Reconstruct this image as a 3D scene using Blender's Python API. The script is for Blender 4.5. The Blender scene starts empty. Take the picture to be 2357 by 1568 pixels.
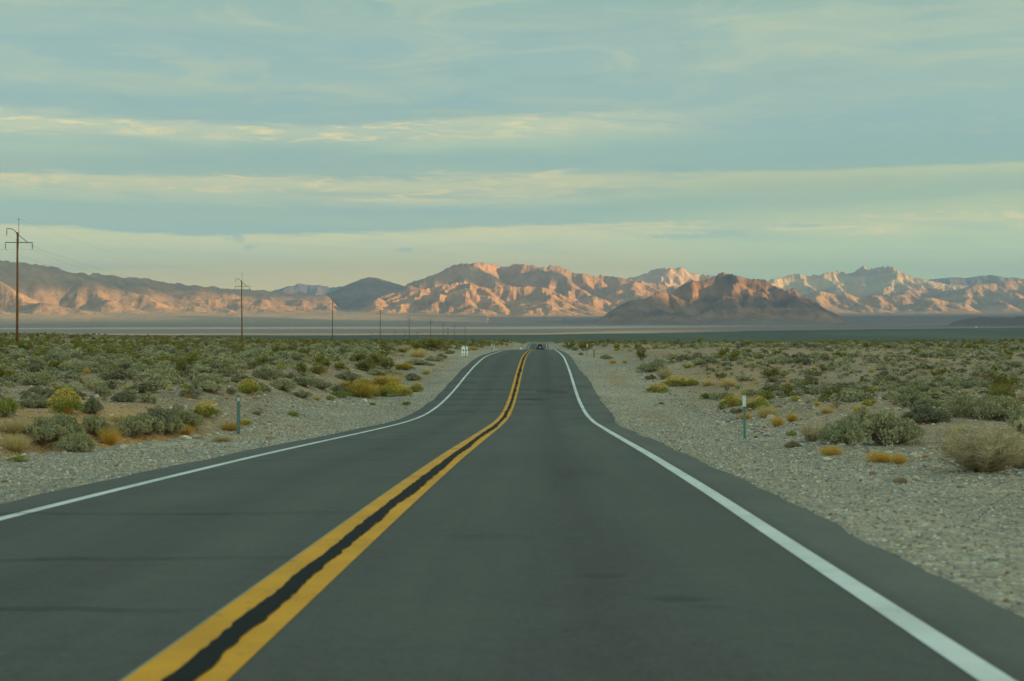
import bpy, bmesh, math, random, colorsys
import numpy as np
from mathutils import Vector, Matrix
R = math.radians
sc = bpy.context.scene
C = sc.collection
F = 3274.0            # focal length in units of a 2357-wide picture (50 mm on 36 mm)
U0, V0 = 1178.5, 732.0   # column straight ahead, row of the horizon

# ------------------------------------------------------------------ camera
cam = bpy.data.cameras.new('camera'); cam_o = bpy.data.objects.new('camera', cam); C.objects.link(cam_o)
cam_o.location = (0, 0, 0); cam_o.rotation_euler = (R(90), 0, 0)
cam.lens = 50.0; cam.sensor_width = 36.0
cam.shift_y = -(784.0 - V0) / 2357.0
cam.clip_start = 0.3; cam.clip_end = 200000
cam.dof.use_dof = True; cam.dof.focus_distance = 140.0; cam.dof.aperture_fstop = 2.5
sc.camera = cam_o
# ------------------------------------------------------------------ light
SUN_EL, SUN_AZ = 9.0, 104.0       # azimuth clockwise from the view direction (+Y)
Ls = Vector((math.sin(R(SUN_AZ)) * math.cos(R(SUN_EL)), math.cos(R(SUN_AZ)) * math.cos(R(SUN_EL)), math.sin(R(SUN_EL))))
sun = bpy.data.lights.new('sun', 'SUN'); sun.energy = 5.0; sun.angle = R(0.5); sun.color = (1.0, 0.60, 0.21)
sun_o = bpy.data.objects.new('sun', sun); C.objects.link(sun_o)
sun_o.rotation_euler = Ls.to_track_quat('Z', 'Y').to_euler()
sc.view_settings.view_transform = 'Standard'; sc.view_settings.look = 'None'
sc.view_settings.exposure = 1.22; sc.view_settings.gamma = 1.0
sc.cycles.use_denoising = True
sc.cycles.max_bounces = 5; sc.cycles.diffuse_bounces = 3; sc.cycles.volume_bounces = 0
sc.cycles.transparent_max_bounces = 8

def s2l(r, g, b, a=1.0):
    f = lambda c: (c / 255 / 12.92) if c / 255 <= .04045 else ((c / 255 + .055) / 1.055) ** 2.4
    return (f(r), f(g), f(b), a)

class NT:
    """small helper to write node trees"""
    def __init__(s, tree): s.t = tree; s.n = tree.nodes; s.l = tree.links
    def new(s, typ, ins=None, **kw):
        n = s.n.new(typ)
        for k, v in kw.items(): setattr(n, k, v)
        for k, v in (ins or {}).items():
            sock = n.inputs[k]
            if isinstance(v, bpy.types.NodeSocket): s.l.new(v, sock)
            else: sock.default_value = v
        return n
    def math(s, op, a, b=None, c=None, clamp=False):
        n = s.new('ShaderNodeMath', operation=op, use_clamp=clamp)
        for i, v in enumerate((a, b, c)):
            if v is None: continue
            if isinstance(v, bpy.types.NodeSocket): s.l.new(v, n.inputs[i])
            else: n.inputs[i].default_value = v
        return n.outputs[0]
    def mix(s, f, a, b, blend='MIX'):
        n = s.new('ShaderNodeMix', data_type='RGBA', blend_type=blend)
        for i, v in ((0, f), (6, a), (7, b)):
            if isinstance(v, bpy.types.NodeSocket): s.l.new(v, n.inputs[i])
            else: n.inputs[i].default_value = v
        return n.outputs[2]
    def noise(s, vec, scale, detail=4, rough=.5, lac=2.0, dist=0.0):
        n = s.new('ShaderNodeTexNoise', {'Scale': scale, 'Detail': detail, 'Roughness': rough, 'Lacunarity': lac, 'Distortion': dist})
        if vec is not None: s.l.new(vec, n.inputs['Vector'])
        return n.outputs[0]
    def ramp(s, f, stops, interp='LINEAR'):
        n = s.new('ShaderNodeValToRGB'); n.color_ramp.interpolation = interp
        e = n.color_ramp.elements
        while len(e) > 1: e.remove(e[-1])
        e[0].position = stops[0][0]; e[0].color = stops[0][1]
        for p, c in stops[1:]:
            x = e.new(p); x.color = c
        s.l.new(f, n.inputs[0])
        return n.outputs[0]
    def sstep(s, v, a, b, lo=0.0, hi=1.0):
        n = s.new('ShaderNodeMapRange', {'From Min': a, 'From Max': b, 'To Min': lo, 'To Max': hi}, interpolation_type='SMOOTHSTEP')
        s.l.new(v, n.inputs[0]); return n.outputs[0]

# ------------------------------------------------------------------ sky
w = bpy.data.worlds.new('World'); sc.world = w; w.use_nodes = True
w.cycles.sampling_method = 'MANUAL'; w.cycles.sample_map_resolution = 256
T = NT(w.node_tree); T.n.clear()
out = T.new('ShaderNodeOutputWorld')
sky = T.new('ShaderNodeTexSky', sky_type='NISHITA', sun_disc=False, sun_elevation=R(SUN_EL), sun_rotation=R(SUN_AZ), altitude=650, air_density=1.2, dust_density=2.0)
bgs = T.new('ShaderNodeBackground', {'Color': sky.outputs[0], 'Strength': 0.08})
tc = T.new('ShaderNodeTexCoord')
sep = T.new('ShaderNodeSeparateXYZ', {0: tc.outputs['Generated']})
X, Y, Z = sep.outputs
az = T.math('ARCTAN2', X, Y)                              # radians from straight ahead
el = T.math('MULTIPLY', T.math('ARCSINE', Z), 180 / math.pi)   # degrees
azd = T.math('MULTIPLY', az, 180 / math.pi)
def vec(a, b, c=0.0):
    n = T.new('ShaderNodeCombineXYZ')
    for i, v in enumerate((a, b, c)):
        if isinstance(v, bpy.types.NodeSocket): T.l.new(v, n.inputs[i])
        else: n.inputs[i].default_value = v
    return n.outputs[0]
def sc2(ax, ay, off=0.0):      # stretched cloud-sheet coordinates
    return vec(T.math('MULTIPLY', azd, ax), T.math('MULTIPLY', el, ay), off)
n_big = T.noise(sc2(.045, .35, 3.1), 1.0, 3, .5)
n_mid = T.noise(sc2(.10, 1.1, 7.7), 1.0, 6, .58, dist=.6)
n_fine = T.noise(sc2(.35, 3.2, 1.3), 1.0, 8, .62, dist=.8)
n_wisp = T.noise(sc2(.5, 3.0, 21.0), 1.0, 9, .62, dist=1.4)
# elevation bent by slow noise: sheets of cloud are not ruled lines
elw = T.math('ADD', el, T.math('MULTIPLY', T.math('SUBTRACT', n_big, .5), 2.4))
elw = T.math('ADD', elw, T.math('MULTIPLY', T.math('SUBTRACT', n_fine, .5), .62))
elw = T.math('SUBTRACT', elw, T.math('MULTIPLY', azd, .012))
def E(v): return math.degrees(math.atan((V0 - v) / F)) / 16.0
stops = [(-60, (222,206,138)), (640, (222,206,138)), (600, (214,208,150)), (565, (200,208,166)), (545, (208,213,168)), (524, (212,214,166)), (514, (158,188,176)),
         (470, (165,194,180)), (445, (190,206,178)), (415, (205,210,174)), (404, (160,189,178)), (375, (154,185,176)), (345, (172,196,176)), (318, (192,203,174)),
         (292, (188,201,176)), (272, (150,180,176)), (235, (143,177,178)), (190, (153,182,177)), (130, (144,176,177)), (60, (152,179,172)), (0, (142,174,170))]
st = []
for v, c in stops:
    st.append((max(0.0, E(v if v >= 0 else 740)), s2l(*c)))
st.append((1.0, s2l(150, 180, 172)))
base = T.ramp(T.math('DIVIDE', elw, 16.0), st)
stopsR = [(-60, (186,206,160)), (640, (184,206,164)), (560, (186,206,166)), (535, (196,208,166)), (505, (186,204,168)), (490, (166,194,172)), (440, (176,198,170)), (412, (190,204,168)), (400, (150,184,176)), (360, (146,180,178)),
          (300, (146,179,178)), (250, (152,182,176)), (190, (152,180,174)), (120, (152,180,172)), (60, (150,178,170)), (0, (140,170,160))]
stR = [(max(0.0, E(v if v >= 0 else 740)), s2l(*c)) for v, c in stopsR] + [(1.0, s2l(150, 180, 172))]
baseR = T.ramp(T.math('DIVIDE', elw, 16.0), stR)
side = T.math('ADD', azd, T.math('MULTIPLY', T.math('SUBTRACT', n_mid, .5), 14.0))
base = T.mix(T.sstep(side, -1.0, 13.0), base, baseR)
blue = s2l(140, 176, 180); warm = s2l(234, 220, 168); grey = s2l(142, 172, 168)
low = T.sstep(el, .6, 3.0)
f1 = T.math('MULTIPLY', T.sstep(n_mid, .50, .68), T.math('MULTIPLY', low, .38))
colr = T.mix(f1, base, blue)
f2 = T.math('MULTIPLY', T.sstep(n_mid, .48, .30), T.math('MULTIPLY', low, .45))
colr = T.mix(f2, colr, s2l(176, 190, 164))
n_up = T.noise(sc2(.16, .8, 33.0), 1.0, 8, .62, dist=1.1)
up = T.sstep(el, 7.6, 9.0)
colr = T.mix(T.math('MULTIPLY', T.sstep(n_up, .48, .66), T.math('MULTIPLY', up, .50)), colr, s2l(180, 192, 168))
colr = T.mix(T.math('MULTIPLY', T.sstep(n_up, .46, .32), T.math('MULTIPLY', up, .45)), colr, s2l(136, 166, 168))
# bright sunlit shreds in two belts
belt1 = T.math('MULTIPLY', T.sstep(elw, 6.7, 7.3), T.sstep(elw, 8.1, 7.6))
belt2 = T.math('MULTIPLY', T.sstep(elw, 4.9, 5.3), T.sstep(elw, 5.85, 5.6))
belt3 = T.math('MULTIPLY', T.sstep(elw, 3.0, 3.4), T.sstep(elw, 3.85, 3.75))
left = T.sstep(azd, 9.0, -4.0, .12, 1.0)
b12 = T.math('MULTIPLY', T.math('ADD', belt1, belt2), left)
b3 = T.math('MULTIPLY', belt3, T.math('MULTIPLY', T.sstep(azd, -6.0, 3.0), .8))
fw = T.math('MULTIPLY', T.sstep(n_wisp, .47, .66), T.math('MULTIPLY', T.math('ADD', b12, b3), .85), clamp=True)
colr = T.mix(fw, colr, warm)
# lower-left glow free of grey
# small dark rags of cloud
def blob(u, v, su, sv, thr, k):
    global colr
    a0 = math.degrees(math.atan((u - U0) / F)); e0 = math.degrees(math.atan((V0 - v) / F))
    dx = T.math('DIVIDE', T.math('SUBTRACT', azd, a0), su); dy = T.math('DIVIDE', T.math('SUBTRACT', el, e0), sv)
    d = T.math('SQRT', T.math('ADD', T.math('MULTIPLY', dx, dx), T.math('MULTIPLY', dy, dy)))
    nn = T.noise(sc2(3.0, 5.0, u), 1.0, 6, .65, dist=.5)
    d = T.math('ADD', d, T.math('MULTIPLY', T.math('SUBTRACT', nn, .5), 2.6))
    colr = T.mix(T.math('MULTIPLY', T.sstep(d, thr, thr - .45), k), colr, s2l(158, 186, 178))
blob(532, 532, .62, .36, 1.0, .75); blob(575, 572, .40, .13, 1.0, .55); blob(548, 552, .3, .22, 1.0, .6); blob(932, 576, .42, .11, 1.0, .7)
blob(1590, 546, 2.3, .13, 1.0, .6); blob(1680, 537, 1.0, .09, 1.0, .6); blob(1830, 524, 1.6, .10, 1.0, .5)
# the sky is brighter overhead and round towards the low sun
toward = T.math('ADD', T.math('MULTIPLY', X, math.sin(R(SUN_AZ))), T.math('MULTIPLY', Y, math.cos(R(SUN_AZ))))
gl = T.math('ADD', T.math('ADD', T.sstep(el, 13.0, 45.0, 0.86, 1.15), T.sstep(el, 5.5, 0.0, 0.0, .95)), T.sstep(toward, .45, 1.0, 0.0, .9))
colr = T.mix(1.0, colr, (1.055, 1.005, .905, 1), 'MULTIPLY')
colr = T.mix(T.sstep(el, 14.0, 30.0, 0.0, .75), colr, s2l(164, 187, 178))
bgc = T.new('ShaderNodeBackground', {'Color': colr, 'Strength': T.math('MULTIPLY', gl, .635)})
mx = T.new('ShaderNodeMixShader', {0: .92}); T.l.new(bgs.outputs[0], mx.inputs[1]); T.l.new(bgc.outputs[0], mx.inputs[2])
T.l.new(mx.outputs[0], out.inputs[0])

# ------------------------------------------------------------------ helpers
def tag(o, label=None, cat=None, group=None, kind=None):
    if label: o['label'] = label
    if cat: o['category'] = cat
    if group: o['group'] = group
    if kind: o['kind'] = kind
    return o

def mesh_obj(name, verts, faces, mat=None, parent=None, smooth=False, mats=None, midx=None, loc=None):
    me = bpy.data.meshes.new(name)
    verts = np.asarray(verts, dtype=np.float32)
    if isinstance(faces, np.ndarray):
        nv = len(verts); nf, k = faces.shape
        me.vertices.add(nv); me.vertices.foreach_set('co', verts.ravel())
        me.loops.add(nf * k); me.loops.foreach_set('vertex_index', faces.astype(np.int32).ravel())
        me.polygons.add(nf); me.polygons.foreach_set('loop_start', np.arange(0, nf * k, k, dtype=np.int32))
        me.polygons.foreach_set('loop_total', np.full(nf, k, dtype=np.int32))
    else:
        me.from_pydata([tuple(map(float, v)) for v in verts], [], faces)
    for m in (mats or ([mat] if mat else [])): me.materials.append(m)
    if midx is not None: me.polygons.foreach_set('material_index', np.asarray(midx, dtype=np.int32))
    me.update(calc_edges=True)
    if smooth: me.polygons.foreach_set('use_smooth', [True] * len(me.polygons))
    o = bpy.data.objects.new(name, me); C.objects.link(o)
    if parent: o.parent = parent
    if loc is not None: o.location = loc
    return o

def set_col(me, name, cols):
    a = me.color_attributes.new(name, 'FLOAT_COLOR', 'POINT')
    c = np.ones((len(me.vertices), 4), dtype=np.float32); c[:, :3] = cols
    a.data.foreach_set('color', c.ravel())

def grid_faces(nr, nc):
    i = np.arange(nr - 1)[:, None] * nc + np.arange(nc - 1)[None, :]
    return np.stack([i, i + 1, i + nc + 1, i + nc], -1).reshape(-1, 4)

def hash2(ix, iy, seed):
    h = (ix.astype(np.int64) * 374761393 + iy.astype(np.int64) * 668265263 + seed * 974711) & 0xffffffff
    h = ((h ^ (h >> 13)) * 1274126177) & 0xffffffff
    h = h ^ (h >> 16)
    return (h & 0xffff).astype(np.float64) / 65535.0
def vnoise(x, y, seed=0):
    x0 = np.floor(x); y0 = np.floor(y); fx = x - x0; fy = y - y0
    fx = fx * fx * fx * (fx * (fx * 6 - 15) + 10); fy = fy * fy * fy * (fy * (fy * 6 - 15) + 10)
    a = hash2(x0, y0, seed); b = hash2(x0 + 1, y0, seed); c = hash2(x0, y0 + 1, seed); d = hash2(x0 + 1, y0 + 1, seed)
    return (a + (b - a) * fx) * (1 - fy) + (c + (d - c) * fx) * fy
def fbm(x, y, octv=5, seed=0, gain=.5, lac=2.03):
    s = np.zeros(np.broadcast(x, y).shape); a = 1.0; t = 0.0
    for i in range(octv):
        s += a * (vnoise(x, y, seed + i * 17) * 2 - 1); t += a; a *= gain; x = x * lac + 13.7; y = y * lac + 7.3
    return s / t
def ridged(x, y, octv=5, seed=0, gain=.5):
    s = np.zeros(np.broadcast(x, y).shape); a = 1.0; t = 0.0
    for i in range(octv):
        s += a * (1 - np.abs(vnoise(x, y, seed + i * 31) * 2 - 1)); t += a; a *= gain; x = x * 2.07 + 3.1; y = y * 2.07 + 9.2
    return s / t
def sst(a, b, x):
    t = np.clip((x - a) / (b - a), 0, 1); return t * t * (3 - 2 * t)

def erode(z, U, cell, n=220, K=.07, talus=.65, seed=0, m=.45):
    """rivers cut and slopes fail while the range rises: a small landscape-evolution model"""
    nr, nc = z.shape; idx = np.arange(nr * nc).reshape(nr, nc); fixed = (U <= 0)
    offs = [(-1, -1, 1.414), (-1, 0, 1.), (-1, 1, 1.414), (0, -1, 1.), (0, 1, 1.), (1, -1, 1.414), (1, 0, 1.), (1, 1, 1.414)]
    A = np.ones(nr * nc); rng = np.random.RandomState(seed)
    for it in range(n):
        zp = np.pad(z, 1, mode='edge'); ip = np.pad(idx, 1, mode='edge')
        best = np.zeros_like(z); rcv = idx.copy(); rd = np.ones_like(z)
        for dy, dx, d in offs:
            s = (z - zp[1 + dy: 1 + dy + nr, 1 + dx: 1 + dx + nc]) / d
            b = s > best
            best = np.where(b, s, best); rcv = np.where(b, ip[1 + dy: 1 + dy + nr, 1 + dx: 1 + dx + nc], rcv); rd = np.where(b, d, rd)
        r = rcv.ravel(); has = r != idx.ravel()
        for _ in range(4 if it else 120):
            A = 1 + np.bincount(r[has], weights=A[has], minlength=nr * nc)
        zr = z.ravel()[r].reshape(nr, nc)
        Fk = K * A.reshape(nr, nc) ** m / rd
        zn = z + U
        pit = ~has.reshape(nr, nc)
        nb = (zp[:-2, 1:-1] + zp[2:, 1:-1] + zp[1:-1, :-2] + zp[1:-1, 2:]) / 4
        zn = np.where(pit, np.maximum(z, nb) + .01 + U * .2, (zn + Fk * zr) / (1 + Fk))
        lim = zr + talus * cell * rd
        zn = np.where((~pit) & (zn > lim), zn * .3 + lim * .7, zn)
        zn = zn + .04 * (nb - zn)
        z = np.where(fixed, z, zn)
    return z, A.reshape(nr, nc)
# ------------------------------------------------------------------ lie of the land
RY = np.array([-60, -20, 0, 6.3, 16, 26, 37, 45, 52, 58, 63, 69, 75, 84, 91, 98, 105, 111, 117.6, 130, 144, 180, 232, 300, 377, 460, 549, 600, 640, 690, 800, 1000, 1500])
RZ = np.array([1.35, -.43, -1.33, -1.61, -2.04, -2.52, -3.10, -3.52, -3.88, -4.15, -4.34, -4.45, -4.48, -4.38, -4.20, -4.02, -3.87, -3.76, -3.68, -3.60, -3.72, -4.22, -5.14, -6.85, -8.62, -10.7, -11.92, -11.82, -11.45, -12.6, -15.5, -19.5, -28.0])
_ty = np.arange(-80, 1600, .5); _tz = np.interp(_ty, RY, RZ)
_sm = np.exp(-.5 * (np.arange(-16, 17) * .5 / 2.6) ** 2); _sm /= _sm.sum()
_tz = np.convolve(np.pad(_tz, 16, mode='edge'), _sm, 'valid')
def road_z(y): return np.interp(y, _ty, _tz)
def road_x(y): return -1.62 + 0.0209 * np.asarray(y, dtype=float)
HALF = 3.65
def edge_r(y):
    y = np.asarray(y, dtype=float)
    return HALF + .72 + .45 * sst(50, 68, y) * sst(112, 90, y) + .10 * (vnoise(y * .35, y * 0, 5) - .5) + .06 * (vnoise(y * 1.6, y * 0, 7) - .5)
def edge_l(y):
    y = np.asarray(y, dtype=float)
    return HALF + .68 + .10 * (vnoise(y * .35, y * 0 + 4, 6) - .5) + .06 * (vnoise(y * 1.6, y * 0, 9) - .5)
NY = np.array([-60, 0, 20, 30, 40, 47, 75, 100, 150, 226, 300, 414, 550, 618, 818, 1100, 1500, 2500, 3400, 4200, 5200, 12000, 15000, 19000, 26000, 34000, 48000, 70000])
NZ = np.array([1.2, -1.7, -2.45, -2.75, -2.85, -2.85, -2.95, -3.05, -3.6, -4.5, -5.6, -7.4, -9.6, -10.8, -14.2, -19, -26, -43, -56, -62, -64.5, -66, -64, 20, 90, 170, 320, 500])
def ground_z(x, y):
    x = np.asarray(x, dtype=float); y = np.asarray(y, dtype=float)
    N = np.interp(y, NY, NZ)
    # smoother fan far away
    N = N + .020 * np.clip(-x - 80, 0, 700) * sst(150, 500, y) * sst(4200, 1600, y)
    N = N - .0035 * np.clip(x - 60, 0, 900) * sst(150, 500, y) * sst(3000, 1000, y)
    lr = np.clip(y / 60, .12, 1)
    N = N + .35 * fbm(x / 26, y / 26, 3, 11) * lr + .10 * fbm(x / 4.5, y / 4.5, 3, 12) + .9 * fbm(x / 160, y / 160, 2, 14) * sst(120, 420, y) + 3.2 * fbm(x / 900, y / 900, 3, 15) * sst(1500, 4000, y) * sst(9000, 5000, y)
    # the wash that crosses the road in the dip
    cx = x - road_x(y)
    yc = 71 + np.where(cx < 0, np.interp(-cx, [0, 6, 14, 30, 80], [0, -14, -34, -42, -60]), cx * .55) + 2.2 * fbm(x / 9, x * 0, 3, 16)
    dyw = y - yc
    depth = 1.5 * np.where(dyw > 0, np.exp(-(dyw / np.interp(-cx, [-20, 4, 11, 20], [17, 15, 5.0, 4.0])) ** 2), np.exp(-(dyw / 17) ** 2))
    depth = depth * (0.62 + .38 * sst(-40, 5, -np.abs(cx)))
    N = N - depth
    # verge: level with the pavement, then rough ground
    a = np.abs(cx)
    hw = np.where(cx > 0, edge_r(y), edge_l(y))
    rz = road_z(y)
    ver = rz - .035 - .035 * np.clip(a - hw, 0, 30) + .02 * fbm(x / .8, y / .8, 2, 18) * sst(hw, hw + 1.0, a)
    wv = sst(hw + 2.2 + 1.2 * vnoise(y / 9, y * 0, 19), hw + 9.5, a)
    ver = ver + .16 * np.exp(-((a - hw - 4.2 - .8 * fbm(y / 12, y * 0, 2, 21)) / .8) ** 2) * (vnoise(x / 2.5, y / 2.5, 22))  # graded windrow
    z = ver * (1 - wv) + N * wv
    z = np.where(a < hw - .02, rz - .10, z)
    z = z - .10 * sst(hw + .05, hw - .25, a) * (a >= hw - .02)
    far = sst(1000, 1500, y)
    return z * (1 - far) + N * far
def gz(x, y): return float(ground_z(np.array([x]), np.array([y]))[0])
def place(u, v, dmin=5.0, dmax=900.0):
    """the spot on the land seen in column u, row v of the survey picture"""
    d = np.geomspace(dmin, dmax, 6000); x = (u - U0) / F * d
    g = ground_z(x, d); s = g + (v - V0) / F * d
    i = np.where(s > 0)[0]
    k = i[0] if len(i) else len(d) - 1
    return float(x[k]), float(d[k]), float(g[k])

# ------------------------------------------------------------------ ground
def build_ground():
    rows = [-45.0]
    while rows[-1] < 78000: rows.append(rows[-1] + max(.22, .0105 * (rows[-1] + 12)))
    rows = np.array(rows); nc = 620
    t = np.linspace(-1, 1, nc); t = .62 * t + .38 * t ** 3
    yy = np.repeat(rows[:, None], nc, 1)
    half = .66 * (np.maximum(yy, -45) + 75)
    xx = road_x(np.minimum(yy, 1200)) + t[None, :] * half
    zz = ground_z(xx, yy)
    P = np.stack([xx, yy, zz], -1).reshape(-1, 3)
    x = xx.ravel(); y = yy.ravel(); cx = x - road_x(y); a = np.abs(cx)
    lin = lambda *c: np.array(s2l(*c)[:3])
    gravel = np.array((.305, .285, .245)); soil = np.array((.30, .225, .15)); paved = np.array((.24, .19, .135))
    n1 = fbm(x / 7, y / 11, 4, 31); n2 = fbm(x / 30, y / 40, 4, 32)
    k = sst(-.25, .35, n1 + .4 * n2)[:, None]
    col = soil * 1.02 * (1 - k) + paved * 1.15 * k
    hw = HALF + .9
    gv = (sst(hw + 7.5, hw + 3.0, a + 2.2 * n1) * sst(1100, 800, y))[:, None]
    gcol = gravel * (1 + .10 * fbm(x / 1.5, y / 6, 3, 33))[:, None]
    tr = (np.exp(-((a - hw - 2.2) / .9) ** 2) * sst(-.1, .4, fbm(x / 2, y / 14, 3, 36)))[:, None] * .8
    gcol = gcol * (1 - tr) + soil * 1.05 * tr
    col = col * (1 - gv) + gcol * gv
    # bank of the wash: bare tan earth
    bk = (np.exp(-((y - 45 - 1.5 * n1) / 5.0) ** 2) * sst(-6, -11, cx) * sst(60, 30, a))[:, None] * .9
    col = col * (1 - bk) + np.array((.43, .26, .125)) * bk
    # scrub cover growing together with distance
    n3 = fbm(x / 55, y / 70, 4, 34); n4 = fbm(x / 300, y / 900, 4, 35)
    creo = np.array((.085, .088, .030)); sage = np.array((.19, .20, .145)); teal = np.array((.050, .068, .042))
    cov = (sst(350, 1100, y) * .70)[:, None]
    kk = sst(-.3, .3, n3)[:, None]
    col = col * (1 - cov) + (creo * kk + sage * (1 - kk)) * cov
    bx = np.where(y > 1, x / np.maximum(y, 1), 0)
    c2 = (sst(1500, 3000, y) * .88)[:, None]
    kt = sst(-.15, .5, n4 + .25 * n3)[:, None]
    col = col * (1 - c2) + (teal * (1 - .35 * kt) + np.array((.16, .15, .09)) * .35 * kt) * c2  # distant scrub, its tone deepened to teal for the heavier cloud shade
    # pale wash streaks in the scrub
    ws = (sst(.32, .5, fbm(x / 700, y / 60, 4, 38)) * sst(500, 900, y) * sst(3800, 1800, y))[:, None] * .5
    col = col * (1 - ws) + np.array((.27, .23, .15)) * ws
    # playa and the plain beyond, measured along the valley
    q = y * (1 - .42 * np.clip(bx, -.2, .36) / .36 * (bx > 0)) + 700 * fbm(x / 4000, y / 1500, 4, 39)
    ys = [0, 5300, 5600, 5950, 6150, 7500, 8200, 8700, 9600, 10400, 11300, 12500, 16000, 22000, 80000]
    pc = np.array([(.05, .068, .042), (.05, .068, .042), (.50, .34, .21), (.54, .36, .22), (.26, .20, .175), (.26, .20, .18), (.34, .26, .22), (.56, .42, .33),
                   (.52, .40, .32), (.33, .26, .22), (.29, .22, .19), (.24, .19, .165), (.25, .19, .16), (.28, .20, .13), (.28, .20, .13)])
    pcol = np.stack([np.interp(q, ys, pc[:, i]) for i in range(3)], -1)
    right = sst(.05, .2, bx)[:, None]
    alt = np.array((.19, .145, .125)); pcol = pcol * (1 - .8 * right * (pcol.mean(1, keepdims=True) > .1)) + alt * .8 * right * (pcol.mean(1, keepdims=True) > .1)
    st_ = (1 + .22 * fbm(x / 900, y / 160, 4, 40))[:, None]
    wp = sst(4300, 5300, q)[:, None]
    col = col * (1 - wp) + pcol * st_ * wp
    o = mesh_obj('ground', P, grid_faces(len(rows), nc), None, smooth=True)
    set_col(o.data, 'col', np.clip(col, .01, .9))
    m = bpy.data.materials.new('desert_ground'); m.use_nodes = True; t_ = NT(m.node_tree); b = t_.n['Principled BSDF']
    at = t_.new('ShaderNodeAttribute', attribute_name='col').outputs[0]
    pos = t_.new('ShaderNodeNewGeometry').outputs['Position']
    vor = t_.new('ShaderNodeTexVoronoi', {'Vector': pos, 'Scale': 27.0, 'Randomness': 1.0}); sepc = t_.new('ShaderNodeSeparateColor', {0: vor.outputs['Color']})
    vor2 = t_.new('ShaderNodeTexVoronoi', {'Vector': pos, 'Scale': 10.5, 'Randomness': 1.0}); sepd = t_.new('ShaderNodeSeparateColor', {0: vor2.outputs['Color']})
    peb = t_.ramp(sepc.outputs[0], [(0, (.52, .52, .56, 1)), (.3, (.85, .80, .74, 1)), (.6, (1.05, 1.02, .98, 1)), (.82, (1.35, 1.22, 1.0, 1)), (.93, (1.9, 1.8, 1.6, 1)), (1, (.9, .6, .42, 1))])
    c1 = t_.mix(.85, at, peb, 'MULTIPLY')
    big = t_.ramp(sepd.outputs[1], [(0, (.72, .72, .75, 1)), (.6, (1, 1, 1, 1)), (.9, (1.15, 1.1, 1.0, 1)), (1, (1.5, 1.45, 1.3, 1))])
    c1 = t_.mix(.5, c1, big, 'MULTIPLY')
    nf = t_.noise(pos, 2.2, 8, .7)
    c1 = t_.mix(1.0, c1, t_.ramp(nf, [(0.25, (.72, .72, .72, 1)), (.75, (1.28, 1.28, 1.28, 1))]), 'MULTIPLY')
    nb = t_.noise(pos, .11, 6, .68)
    c1 = t_.mix(1.0, c1, t_.ramp(nb, [(0.3, (.80, .82, .84, 1)), (.7, (1.2, 1.17, 1.12, 1))]), 'MULTIPLY')
    t_.l.new(c1, b.inputs['Base Color']); b.inputs['Roughness'].default_value = .95; b.inputs['Specular IOR Level'].default_value = .15
    hgt = t_.math('ADD', t_.math('MULTIPLY', vor.outputs['Distance'], -.6), t_.math('ADD', t_.math('MULTIPLY', vor2.outputs['Distance'], -.9), nf))
    bp = t_.new('ShaderNodeBump', {'Strength': .7, 'Distance': .035, 'Height': hgt})
    t_.l.new(bp.outputs[0], b.inputs['Normal'])
    o.data.materials.append(m)
    tag(o, 'gravelly desert floor with pale playa bands running out to the mountains', 'ground', kind='structure')
build_ground()

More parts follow.
